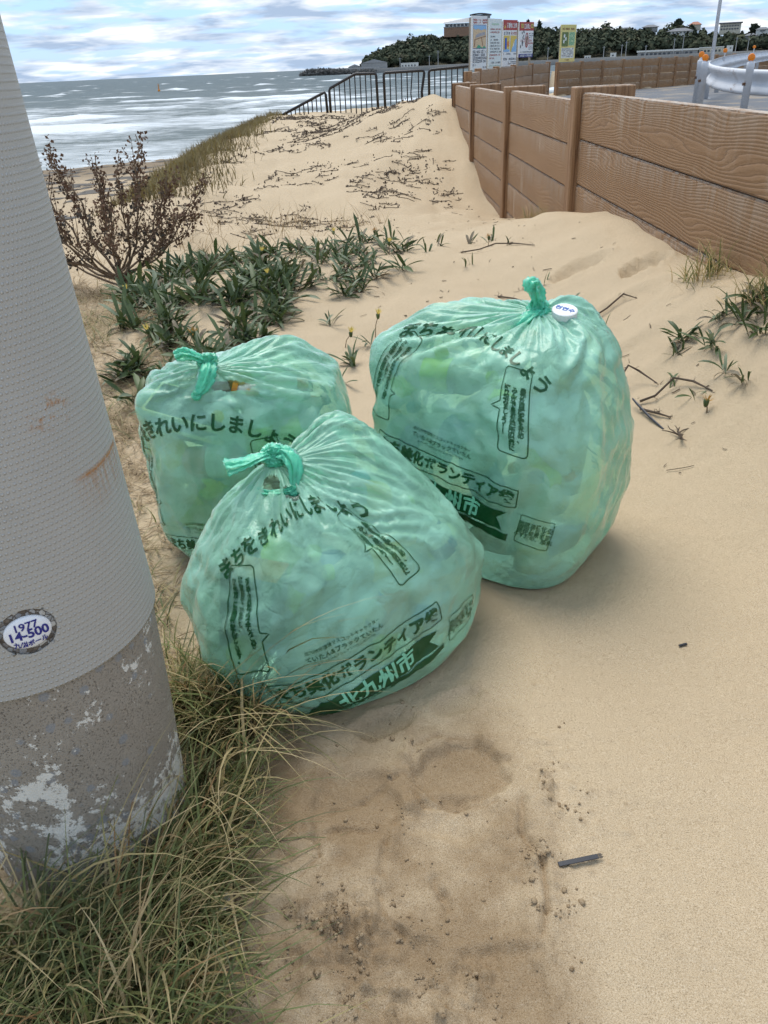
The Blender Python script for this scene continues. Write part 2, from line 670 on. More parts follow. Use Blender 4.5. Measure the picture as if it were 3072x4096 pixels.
# ------------------------------------------------------------------ sea
def sea_material():
    m = Mat('sea_water')
    g = m.N('ShaderNodeNewGeometry').outputs['Position']
    x, y, z = m.sep(g)
    foam_a = m.attr('foam')
    near = m.attr('near')
    w1 = m.noise(m.mapping(g, (.06, .11, 1)), 1.0, 10, .76, 1.2)
    w2 = m.noise(m.mapping(g, (.30, .62, 1)), 1.0, 6, .7, .8)
    w3 = m.noise(m.mapping(g, (.010, .032, 1), (5, 2, 0)), 1.0, 5, .65, .5)
    lace = m.math('ADD', m.math('MULTIPLY', w1, .55), m.math('MULTIPLY', w2, .45))
    f = m.math('ADD', m.math('ADD', lace, m.math('MULTIPLY', foam_a, .65)), m.math('MULTIPLY', m.math('SUBTRACT', near, .66), .40))
    f = m.math('ADD', f, m.math('MULTIPLY', m.math('SUBTRACT', w3, .5), .45))
    fm = m.ramp(f, [(.50, 0.0), (.60, .45), (.74, .97)])
    water = m.mix(m.noise(m.mapping(g, (.03, .1, 1)), 1, 4, .6), (.028, .048, .055), (.075, .11, .112))
    water = m.mix(m.math('MULTIPLY', near, .5), water, (.13, .15, .135))
    c = m.mix(fm, water, (.66, .70, .72))
    rgh = m.math('ADD', m.math('MULTIPLY', fm, .4), .5)
    b = m.bump(m.math('ADD', w1, m.math('MULTIPLY', w2, .4)), .55, .35)
    return m.end(m.bsdf(c, rgh, normal=b, spec=.18))


def build_sea():
    d = np.concatenate([np.linspace(30, 110, 260)[:-1], np.geomspace(110, 1400, 230)[:-1], np.geomspace(1400, 26000, 30)])
    th = np.radians(np.linspace(-72, 60, 330))
    dd, tt = np.meshgrid(d, th, indexing='ij')
    x, y = dd * np.sin(tt), dd * np.cos(tt)
    # crests run roughly parallel to the shore line
    s = y * .93 - x * .36
    wob = 7 * fbm(x * .018, y * .018, 3)
    ph = (s + wob) * (2 * math.pi / 17.0)
    amp = .30 * np.interp(dd, [30, 45, 80, 300, 900, 2500], [.1, .7, 1.5, 2.0, 1.6, 0])
    mod = np.clip(.45 + 1.9 * fbm(x * .05 + 9, y * .05, 4, .6), 0, 1.7)
    ph2 = (y * .75 + x * .5 + 5 * fbm(x * .03 + 4, y * .03, 3)) * (2 * math.pi / 9.5)
    crest = np.exp(np.sin(ph) * 1.6 - 1.6) * .7 + .3 * np.exp(np.sin(ph2) * 1.6 - 1.6)
    z = SEA_Z + amp * mod * (crest - .35) + .10 * np.interp(dd, [30, 60, 500, 1200], [.3, 1, 1.5, 0]) * fbm(x * .3, y * .5, 3)
    foam = crest ** 2 * np.clip(mod - .40, 0, 1.3) * (.6 + .8 * np.clip(fbm(x * .2, y * .2, 2) + .4, 0, 1)) * np.interp(dd, [30, 200, 500, 1500], [1, 1, .75, .3])
    near = np.interp(dd + 6 * fbm(x * .03, y * .03, 2), [38, 60, 120, 200, 420], [1, .95, .78, .42, .15])
    v = np.stack([x, y, z], -1).reshape(-1, 3)
    me = mesh_data('sea', v, grid_faces(len(d), len(th))[:, ::-1], sea_material(), True)
    vattr(me, 'foam', foam.ravel())
    vattr(me, 'near', near.ravel())
    tag(link_obj('sea', me), kind='structure')


build_sea()

# ------------------------------------------------------------------ road
def asphalt():
    m = Mat('asphalt')
    g = m.N('ShaderNodeNewGeometry').outputs['Position']
    n = m.noise(g, 60, 3, .7)
    c = m.mix(n, (.085, .09, .098), (.15, .155, .165))
    s = m.ramp(m.noise(g, .8, 4, .6), [(.52, 0.0), (.68, .8)])
    c = m.mix(s, c, (.36, .28, .18))
    return m.end(m.bsdf(c, .85, normal=m.bump(n, .3, .004)))


M_ASPH = asphalt()


def build_road():
    ys = np.linspace(-2, 46, 49)
    v, f = [], []
    for i, yy in enumerate(ys):
        xl = float(np.interp(yy, FENCE_Y, FENCE_X)) + (.9 if yy < 26 else .35)
        for k in range(9):
            xx = xl + (40 - xl) * (k / 8) ** 1.6
            z = float(np.interp(yy, [0, 20, 30, 45, 80], [.12, .12, -.04, .02, -.3])) + .02
            v.append((xx, yy, z))
    mobj('road', v, grid_faces(len(ys), 9)[:, ::-1], M_ASPH)
    tag(bpy.data.objects['road'], kind='structure')
    # painted edge line at the guardrail
    pm = plain('road_paint', (.72, .73, .72), .7, var=.15, scale=12)
    ln = mobj('road_marking', [(4.0, 8.9, .146), (4.5, 9.25, .146), (4.4, 9.6, .146), (3.85, 9.2, .146)], [(0, 1, 2, 3)], pm)
    tag(ln, kind='structure')


build_road()


# ------------------------------------------------------------------ wood-look concrete fence
def plank_mat():
    m = Mat('wood_grain_concrete')
    oi = m.N('ShaderNodeObjectInfo')
    rnd = m.math('MULTIPLY', oi.outputs['Random'], 37.0)
    x, y, z = m.sep(m.coord())
    v = m.comb(m.math('ADD', m.math('MULTIPLY', x, .75), rnd), m.math('MULTIPLY', z, 3.6), rnd)
    n = m.noise(v, 1.25, 2.0, .45, .25)
    fine = m.noise(m.comb(m.math('ADD', m.math('MULTIPLY', x, 7), rnd), m.math('MULTIPLY', z, 60), rnd), 1.0, 3, .6)
    ph = m.math('ADD', m.math('MULTIPLY', z, 70), m.math('ADD', m.math('MULTIPLY', n, 15.0), m.math('MULTIPLY', fine, .5)))
    saw = m.math('FRACT', ph)
    ridge = m.ramp(saw, [(0.0, .0), (.10, .25), (.55, 1.0), (.80, .9), (.97, 0.0)], 'EASE')
    groove = m.ramp(saw, [(0.0, 1.0), (.09, .55), (.22, 0.0), (.86, 0.0), (.97, 1.0)])
    tone = m.noise(m.comb(m.math('ADD', m.math('MULTIPLY', x, 1.4), rnd), m.math('MULTIPLY', z, 4), 0.0), 1.0, 5, .6)
    c = m.mix(tone, (.27, .146, .068), (.40, .24, .124))
    c = m.mix(m.math('MULTIPLY', groove, .44), c, (.115, .06, .03))
    c = m.mix(m.math('MULTIPLY', m.math('FRACT', m.math('MULTIPLY', oi.outputs['Random'], 7.3)), .35), c, (.20, .125, .075))
    # pale scuffs and drips
    w = m.noise(m.comb(m.math('ADD', m.math('MULTIPLY', x, 16), rnd), m.math('MULTIPLY', z, 1.6), rnd), 1.0, 4, .6)
    w2 = m.noise(m.comb(m.math('ADD', m.math('MULTIPLY', x, 1.1), rnd), m.math('MULTIPLY', z, 2), 4.0), 1.0, 2, .5)
    wm = m.math('MULTIPLY', m.ramp(w, [(.52, 0.0), (.72, 1.0)]), m.ramp(w2, [(.50, 0.0), (.66, .6)]))
    c = m.mix(wm, c, (.52, .45, .36))
    # lichen and dust on the upper edge
    top = m.math('MULTIPLY', m.ramp(m.attr('edge'), [(.2, 0.0), (1.0, .75)]), m.ramp(m.noise(m.comb(m.math('MULTIPLY', x, 9), m.math('MULTIPLY', y, 40), z), 2, 5, .7), [(.40, 0.0), (.55, 1.0)]))
    c = m.mix(top, c, (.50, .46, .40))
    b = m.bump(ridge, .5, .005)
    b = m.bump(m.noise(m.comb(m.math('MULTIPLY', x, 90), m.math('MULTIPLY', z, 90), y), 1.0, 3, .6), .25, .003, b)
    return m.end(m.bsdf(c, .72, normal=b, spec=.3))


def post_mat():
    m = Mat('wood_grain_post')
    oi = m.N('ShaderNodeObjectInfo')
    rnd = m.math('MULTIPLY', oi.outputs['Random'], 23.0)
    x, y, z = m.sep(m.coord())
    n = m.noise(m.comb(m.math('ADD', m.math('MULTIPLY', x, 45), rnd), m.math('MULTIPLY', y, 45), m.math('MULTIPLY', z, 1.6)), 1.0, 4, .6, .4)
    c = m.ramp(n, [(.33, (.105, .052, .025)), (.46, (.25, .135, .066)), (.62, (.34, .20, .105))])
    dust = m.math('MULTIPLY', m.ramp(m.attr('edge'), [(.3, 0.0), (1.0, .7)]), m.ramp(m.noise(m.coord(), 30, 5, .7), [(.42, 0.0), (.56, 1.0)]))
    c = m.mix(dust, c, (.50, .46, .40))
    return m.end(m.bsdf(c, .75, normal=m.bump(n, .6, .006), spec=.3))


M_PLANK, M_POST = plank_mat(), post_mat()


def edge_attr(me, z0, z1, e=.02):
    z = np.array([v.co.z for v in me.vertices])
    vattr(me, 'edge', np.clip((z - (z1 - e)) / e, 0, 1))


def plank(parent, a, b, z0, z1a, z1b, th=.075, ch=.008):
    """one horizontal board between two points (plan), its upper edge may slope"""
    a, b = Vector(a), Vector(b)
    d = (b - a)
    L = d.length
    ang = math.atan2(d.y, d.x)
    bm = bmesh.new()
    bmesh.ops.create_cube(bm, size=1)
    hh = max(z1a, z1b) - z0
    for v in bm.verts:
        t = v.co.x + .5
        top = z1a + (z1b - z1a) * t - z0
        v.co = Vector((v.co.x * L, v.co.y * th, (v.co.z + .5) * top + (z0 if False else 0)))
    bmesh.ops.bevel(bm, geom=list(bm.edges), offset=ch, segments=2, affect='EDGES')
    me = bpy.data.meshes.new('plank')
    bm.to_mesh(me)
    bm.free()
    me.materials.append(M_PLANK)
    edge_attr(me, 0, hh, .015)
    o = link_obj('plank', me, parent)
    o.location = ((a.x + b.x) / 2, (a.y + b.y) / 2, z0)
    o.rotation_euler = (0, 0, ang)
    return o


def post(parent, p, ang, z0, z1, back, w=.135, front=.12, ch=.008):
    """upright: a slab standing proud of the boards (front, sea side) and reaching back to the road"""
    mb = MB()
    mb.box(-w / 2, w / 2, -back, front, 0, z1 - z0, ch=ch)
    # rebate behind the front flange, so the post reads as an H section
    me = mb.data('post', M_POST)
    edge_attr(me, 0, z1 - z0, .012)
    o = link_obj('post', me, parent)
    o.location = (p[0], p[1], z0)
    o.rotation_euler = (0, 0, ang)
    return o


def fence(name, label, pts, ztop, zbase, plank_h, back, front, extra, w=.135, th=.075):
    """pts: plan positions of posts; ztop: board top at each post"""
    root = tag(empty(name, (pts[0][0], pts[0][1], 0)), label, 'fence')
    root.location = (0, 0, 0)
    n = len(pts)
    for i, (x, y) in enumerate(pts):
        a = Vector(pts[max(i - 1, 0)])
        b = Vector(pts[min(i + 1, n - 1)])
        d = b - a
        post(root, (x, y), math.atan2(d.y, d.x), zbase[i], ztop[i] + extra, back if i < 5 else .06, w, front)
    for i in range(n - 1):
        a, b = Vector(pts[i]), Vector(pts[i + 1])
        d = (b - a).normalized() * (w / 2 - .012)
        za, zb = ztop[i], ztop[i + 1]
        zt = min(za, zb) if abs(za - zb) < .2 else (za + zb) / 2
        if i == 0 and name == 'near_fence':
            za = zb = zt
        z1 = zt
        low = min(zbase[i], zbase[i + 1])
        k = 0
        while z1 > low + .05 and k < 5:
            z0 = z1 - plank_h
            top_a = z1 if k else min(za, zt + .0) 
            plank(root, a + d, b - d, z0 + .006, z1, z1, th)
            z1 = z0
            k += 1
    return root


FX = 1.42
near_pts = [(FX, .35), (FX, 3.08 - .35), (FX, 5.83), (FX, 8.58), (FX, 11.33), (1.44, 13.95), (1.9, 16.35), (2.41, 18.91),
            (3.18, 21.57), (4.03, 24.23), (5.02, 26.99), (6.05, 29.55)]
# the long straight run has boards 5.5 m between the first visible posts
near_pts = [(FX, .33), (FX, 5.70), (FX, 8.52), (FX, 11.30), (1.44, 13.9), (1.9, 16.35), (2.41, 18.91),
            (3.18, 21.57), (4.03, 24.23), (5.02, 26.99), (6.05, 29.55)]
near_top = [.918, .905, .852, .822, .80, .93, .955, .965, .97, .98, .99]
near_base = [-.1, -.25, -.45, -.55, -.35, -.3, -.3, -.35, -.4, -.45, -.5]
fence('near_fence', 'long wood-look concrete fence running beside the green bags and curving away to the sign boards',
      near_pts, near_top, near_base, .272, .30, .085, .035)
far_pts = [(6.62, 30.81), (7.60, 31.47), (8.5, 32.12), (9.43, 32.76), (10.33, 33.39), (11.16, 34.03), (12.0, 34.66),
           (12.8, 35.28), (13.57, 35.92), (14.3, 36.55), (15.4, 37.5), (16.6, 38.5), (17.9, 39.6), (19.4, 40.8), (21, 42.2)]
fence('road_fence', 'brown wood-look fence beyond the road, right of the gap where the surf shows',
      far_pts, [.97] * 9 + [.97] * 6, [-.25] * 15, .25, .05, .06, .03, w=.12, th=.06)


# ------------------------------------------------------------------ utility pole
POLE_C = Vector((-.53, .955, 0))
POLE_LEAN = Vector((-.047, .043))
POLE_R0, POLE_TAPER = .19, .0067
SLEEVE_Z = .395


def pole_axis(z):
    return Vector((POLE_C.x + POLE_LEAN.x * z, POLE_C.y + POLE_LEAN.y * z, z))


def concrete_mat():
    m = Mat('weathered_concrete')
    co = m.coord()
    n = m.noise(co, 14, 5, .65)
    c = m.mix(n, (.26, .225, .18), (.39, .35, .29))
    fine = m.noise(co, 330, 3, .7)
    c = m.mix(m.ramp(fine, [(.36, .8), (.46, 0.0)]), c, (.055, .045, .036))
    st = m.voronoi(co, 46, 'F1', 'Distance')
    sc_ = m.voronoi(co, 46, 'F1', 'Color')
    sx, _, _ = m.sep(sc_)
    stone = m.math('MULTIPLY', m.ramp(st, [(.30, 1.0), (.42, 0.0)]), m.math('GREATER_THAN', sx, .72))
    c = m.mix(m.math('MULTIPLY', stone, .7), c, (.25, .265, .28))
    # flaking whitewash: broad bare and coated zones broken up at a fine scale
    x, y, z = m.sep(co)
    zone = m.noise(m.comb(m.math('MULTIPLY', x, 1.0), m.math('MULTIPLY', y, 1.0), m.math('MULTIPLY', z, .75)), 9.5, 2, .5, .5)
    hgt = m.ramp(z, [(.05, .08), (.20, .06), (.33, .03), (.40, 0.0)])
    brk = m.noise(co, 70, 6, .75)
    brk2 = m.noise(co, 24, 4, .6)
    f = m.math('ADD', m.math('ADD', m.math('MULTIPLY', zone, .52), m.math('MULTIPLY', brk, .72)), m.math('ADD', m.math('MULTIPLY', brk2, .30), hgt))
    wm = m.ramp(f, [(.876, 0.0), (.896, 1.0)])
    paint = m.mix(m.noise(co, 40, 4, .6), (.62, .60, .53), (.80, .78, .71))
    c = m.mix(wm, c, paint)
    h = m.math('ADD', m.math('MULTIPLY', wm, .5), m.math('MULTIPLY', fine, .5))
    return m.end(m.bsdf(c, .88, normal=m.bump(h, .5, .004), spec=.25))


def sleeve_mat():
    m = Mat('dimpled_grey_sleeve')
    uv = m.coord('UV')
    u, v, _ = m.sep(uv)
    # raised dots in rows: UV is in metres along the wrap / up the pole
    row = m.math('FLOOR', m.math('DIVIDE', v, .0082))
    fu = m.math('SUBTRACT', m.math('FRACT', m.math('ADD', m.math('DIVIDE', u, .0068), m.math('MULTIPLY', row, .5))), .5)
    fv = m.math('SUBTRACT', m.math('FRACT', m.math('DIVIDE', v, .0082)), .5)
    d = m.math('SQRT', m.math('ADD', m.math('MULTIPLY', fu, fu), m.math('MULTIPLY', m.math('MULTIPLY', fv, fv), 1.5)))
    dot = m.ramp(d, [(.10, 1.0), (.26, .45), (.36, 0.0)], 'EASE')
    co = m.coord()
    n = m.noise(co, 5, 4, .6)
    c = m.mix(n, (.37, .355, .315), (.45, .435, .395))
    c = m.mix(m.math('MULTIPLY', dot, .55), c, (.56, .56, .545))
    dirt = m.ramp(m.noise(co, 11, 4, .65), [(.60, 0.0), (.74, .6)])
    ring = m.ramp(d, [(.25, 0.0), (.34, 1.0), (.45, .3)])
    c = m.mix(m.math('MULTIPLY', dirt, m.math('MULTIPLY', ring, .55)), c, (.06, .058, .055))
    # rust stain where a band once sat: a rising arc with drips, and a few spots
    line = m.math('ADD', .655, m.math('MULTIPLY', m.math('SUBTRACT', m.noise(m.comb(m.math('MULTIPLY', u, 14), 0.0, 0.0), 1, 3, .6), .5), .012))
    arc_v = m.math('SUBTRACT', v, line)
    span = m.math('MULTIPLY', m.ramp(u, [(.505, 0.0), (.535, 1.0)]), m.math('LESS_THAN', u, .64))
    arc = m.math('MULTIPLY', m.ramp(m.math('ABSOLUTE', arc_v), [(.0015, 1.0), (.005, 0.0)]), span)
    below = m.math('MULTIPLY', m.math('LESS_THAN', arc_v, 0.0), m.ramp(m.math('ADD', arc_v, .06), [(0.0, 0.0), (.06, .7)]))
    below = m.math('MULTIPLY', below, span)
    below = m.math('MULTIPLY', below, m.ramp(m.noise(m.comb(m.math('MULTIPLY', u, 130), m.math('MULTIPLY', v, 6), 0.0), 1, 3, .6), [(.42, 0.0), (.65, 1.0)]))
    sp = m.math('SQRT', m.math('ADD', m.math('POWER', m.math('SUBTRACT', u, .505), 2.0), m.math('MULTIPLY', m.math('POWER', m.math('SUBTRACT', v, .752), 2.0), 3.0)))
    spots = m.math('MULTIPLY', m.ramp(sp, [(.012, 1.0), (.045, 0.0)]), m.ramp(m.noise(co, 55, 4, .7), [(.50, 0.0), (.60, 1.0)]))
    rust = m.math('MAXIMUM', m.math('MAXIMUM', arc, below), spots)
    rust = m.math('MULTIPLY', rust, m.ramp(m.noise(co, 90, 4, .7), [(.28, .25), (.5, 1.0)]))
    c = m.mix(m.math('MULTIPLY', rust, .95), c, (.36, .15, .03))
    return m.end(m.bsdf(c, .6, normal=m.bump(dot, .75, .0022), spec=.4))


M_CONC, M_SLEEVE = concrete_mat(), sleeve_mat()


def txt_mesh(body, size, align='CENTER', line=1.0, spread=.0, res=3):
    """flat triangulated lettering from the built-in font; returns verts (n,2), faces"""
    cu = bpy.data.curves.new('lettering', 'FONT')
    cu.body = body
    cu.size = size
    cu.align_x = align
    cu.align_y = 'CENTER'
    cu.space_line = line
    cu.resolution_u = res
    cu.offset = spread
    cu.fill_mode = 'FRONT'
    o = bpy.data.objects.new('lettering', cu)
    COL.objects.link(o)
    dg = bpy.context.evaluated_depsgraph_get()
    dg.update()
    me = bpy.data.meshes.new_from_object(o.evaluated_get(dg))
    bm = bmesh.new()
    bm.from_mesh(me)
    bmesh.ops.triangulate(bm, faces=bm.faces[:])
    bm.verts.index_update()
    v = np.array([(q.co.x, q.co.y) for q in bm.verts]).reshape(-1, 2)
    f = [[q.index for q in fc.verts] for fc in bm.faces]
    bm.free()
    bpy.data.objects.remove(o)
    bpy.data.curves.remove(cu)
    bpy.data.meshes.remove(me)
    return v, f


def build_pole():
    root = tag(empty('utility_pole', POLE_C), 'grey dimpled utility pole with peeling white paint on its concrete foot, at the left edge', 'pole')
    inv = -POLE_C
    n = 96

    def rings(zs, extra):
        v = []
        for z in zs:
            a = pole_axis(z)
            rr = POLE_R0 - POLE_TAPER * z + extra - max(0, SLEEVE_Z - z) * .075
            for k in range(n):
                t = 2 * math.pi * k / n
                v.append((a.x + rr * math.cos(t) + inv.x, a.y + rr * math.sin(t) + inv.y, z))
        return v
    zs = [-.3, 0, .2, .45, .9, 1.8, 3.5, 7, 10.5]
    mobj('concrete_shaft', rings(zs, 0), grid_faces(len(zs), n, True), M_CONC, root, True)
    # sleeve: a sheet 3 mm thick with a punched oval window for the maker's plate
    plate_t = math.radians(-61)          # bearing of the plate on the shaft
    plate_z = .490
    nz = 150
    zs = np.concatenate([np.linspace(SLEEVE_Z, .62, 70), np.geomspace(.625, 2.0, 40)])
    us = np.linspace(-math.pi * .999, math.pi * .999, 420) + math.radians(-60)
    V, UV = [], []
    pu = plate_t * POLE_R0
    AX, AZ = .036, .0325
    for z in zs:
        for t in us:
            zz, tt = z, t
            # pull the grid onto the rim of the window
            du, dz = (t - plate_t) * POLE_R0 / AX, (z - plate_z) / AZ
            q = math.hypot(du, dz)
            if .78 < q < 1.22:
                s = 1.0 / q
                if q < 1.08:
                    tt = plate_t + du * s * AX / POLE_R0
                    zz = plate_z + dz * s * AZ
            a = pole_axis(zz)
            rr = POLE_R0 - POLE_TAPER * zz + .0032
            V.append((a.x + rr * math.cos(tt) + inv.x, a.y + rr * math.sin(tt) + inv.y, zz))
            UV.append(((tt + math.pi) * POLE_R0, zz))
    F = grid_faces(len(zs), len(us))
    V = np.array(V)
    UV = np.array(UV)
    uc = UV[F].mean(1)
    q = np.hypot((uc[:, 0] - (plate_t + math.pi) * POLE_R0) / AX, (uc[:, 1] - plate_z) / AZ)
    F = F[q > .97]
    o = mobj('sleeve', V, F, M_SLEEVE, root, True, UV)
    so = o.modifiers.new('thickness', 'SOLIDIFY')
    so.thickness = .003
    so.offset = -1
    # a rough strip of old concrete band at the back seam
    # exposed aggregate in the window, then the porcelain plate

    def on_pole(u, w, lift):
        t = plate_t + u / POLE_R0
        z = plate_z + w
        a = pole_axis(z)
        rr = POLE_R0 - POLE_TAPER * z + lift
        return (a.x + rr * math.cos(t) + inv.x, a.y + rr * math.sin(t) + inv.y, z)

    def disc(ax, az, lifts, rot):
        v, f = [], []
        nr, ns = len(lifts), 40
        for i, (k, lf) in enumerate(lifts):
            for s in range(ns):
                a = 2 * math.pi * s / ns
                uu, ww = ax * k * math.cos(a), az * k * math.sin(a)
                c, sn = math.cos(rot), math.sin(rot)
                v.append(on_pole(uu * c - ww * sn, uu * sn + ww * c, lf))
        for i in range(nr - 1):
            for s in range(ns):
                f.append((i * ns + s, i * ns + (s + 1) % ns, (i + 1) * ns + (s + 1) % ns, (i + 1) * ns + s))
        f.append(tuple((nr - 1) * ns + s for s in range(ns)))
        return v, f
    agg = Mat('exposed_aggregate')
    co = agg.coord()
    vc = agg.voronoi(co, 150, 'F1', 'Color')
    vd = agg.voronoi(co, 150, 'DISTANCE_TO_EDGE', 'Distance')
    sx, sy, sz = agg.sep(vc)
    cc = agg.ramp(sx, [(0.0, (.08, .065, .05)), (.35, (.17, .14, .11)), (.6, (.24, .25, .26)), (.85, (.42, .42, .40)), (1.0, (.55, .53, .48))])
    cc = agg.mix(agg.ramp(vd, [(.02, 1.0), (.10, 0.0)]), cc, (.07, .055, .04))
    M_AGG = agg.end(agg.bsdf(cc, .7, normal=agg.bump(vd, .8, .004)))
    v, f = disc(AX * 1.0, AZ * 1.0, [(1.0, .0006), (.5, .0008)], 0)
    mobj('exposed_concrete', v, f, M_AGG, root)
    por = plain('porcelain', (.80, .81, .82), .18, var=.03)
    v, f = disc(.0290, .0225, [(1.0, .0005), (1.0, .0040), (.93, .0058), (.5, .0062)], 0)
    pl = mobj('name_plate', v, f, por, root, True)
    pl['label'] = 'white oval porcelain plate with blue lettering'
    ink = plain('plate_ink', (.012, .016, .20), .4, var=.05)
    mb_v, mb_f = [], []
    for body, size, dx, dz, sp, bend in (('1977', .0150, -.001, .0105, .0003, 0), ('14-500', .0175, 0, -.0012, .0005, 0),
                                         ('九州ポール', .0082, 0, -.0150, .0003, 1.0)):
        tv, tf = txt_mesh(body, size, spread=sp)
        b = len(mb_v)
        for (px, py) in tv:
            px += dx
            py += dz + (6.0 * px * px if bend else 0)
            mb_v.append(on_pole(px, py, .0068))
        mb_f += [tuple(i + b for i in t) for t in tf]
    mobj('plate_lettering', mb_v, mb_f, ink, pl)


build_pole()


# ================================================================== RUBBISH BAGS
def film_mat(name, dens, tint=(.10, .62, .42)):
    """thin green polythene: part clear, part scattering, with a soft sheen"""
    m = Mat(name)
    co = m.coord()
    uv = m.coord('UV')
    n = m.noise(co, 9, 4, .6)
    c1 = m.math('ABSOLUTE', m.math('SUBTRACT', m.noise(co, 13, 2, .5, .8), .5))
    c2 = m.math('ABSOLUTE', m.math('SUBTRACT', m.noise(co, 34, 2, .5, .5), .5))
    cr = m.math('ADD', m.math('MULTIPLY', m.math('MINIMUM', c1, .05), 9.0), m.math('MULTIPLY', m.math('MINIMUM', c2, .045), 3.5))
    milky = m.mix(n, tint, tuple(min(1, c * 1.25 + .03) for c in tint))
    nb = m.bump(cr, .22, .008)
    df = m.N('ShaderNodeBsdfDiffuse')
    tr = m.N('ShaderNodeBsdfTranslucent')
    for s in (df, tr):
        m.L(milky, s.inputs['Color'])
        m.L(nb, s.inputs['Normal'])
    sc1 = m.N('ShaderNodeMixShader')
    sc1.inputs[0].default_value = .34
    m.L(df.outputs[0], sc1.inputs[1])
    m.L(tr.outputs[0], sc1.inputs[2])
    clear = m.N('ShaderNodeBsdfTransparent')
    clear.inputs[0].default_value = (.80, 1.0, .87, 1)
    mx = m.N('ShaderNodeMixShader')
    m.L(m.ramp(n, [(.34, max(0.0, dens - .14)), (.66, min(1.0, dens + .12))]), mx.inputs[0])
    m.L(clear.outputs[0], mx.inputs[1])
    m.L(sc1.outputs[0], mx.inputs[2])
    gl = m.N('ShaderNodeBsdfGlossy')
    gl.inputs['Roughness'].default_value = .36
    gl.inputs['Color'].default_value = (.95, 1, .98, 1)
    m.L(nb, gl.inputs['Normal'])
    fr = m.N('ShaderNodeFresnel')
    fr.inputs['IOR'].default_value = 1.48
    m.L(nb, fr.inputs['Normal'])
    fin = m.N('ShaderNodeMixShader')
    m.L(m.math('MULTIPLY', fr.outputs[0], 1.0), fin.inputs[0])
    m.L(mx.outputs[0], fin.inputs[1])
    m.L(gl.outputs[0], fin.inputs[2])
    return m.end(fin.outputs[0])


M_FILM = film_mat('green_polythene', .57, (.42, .99, .65))
M_FILM_TIED = film_mat('green_polythene_gathered', .74, (.12, .88, .52))


def ink_mat(name, col):
    m = Mat(name)
    n = m.noise(m.coord(), 60, 3, .6)
    c = m.mix(n, tuple(x * .8 for x in col), tuple(x * 1.2 for x in col))
    return m.end(m.bsdf(c, .38, spec=.4))


M_INK = ink_mat('dark_green_ink', (.006, .075, .022))


def superellipse(n, m):
    t = np.linspace(0, 2 * math.pi, m, endpoint=False) - math.pi / 2 - math.pi     # start at the back, front at the middle
    t = np.linspace(0, 2 * math.pi, m, endpoint=False) + math.pi / 2
    c, s = np.cos(t), np.sin(t)
    return np.sign(c) * np.abs(c) ** (2 / n), np.sign(s) * np.abs(s) ** (2 / n)


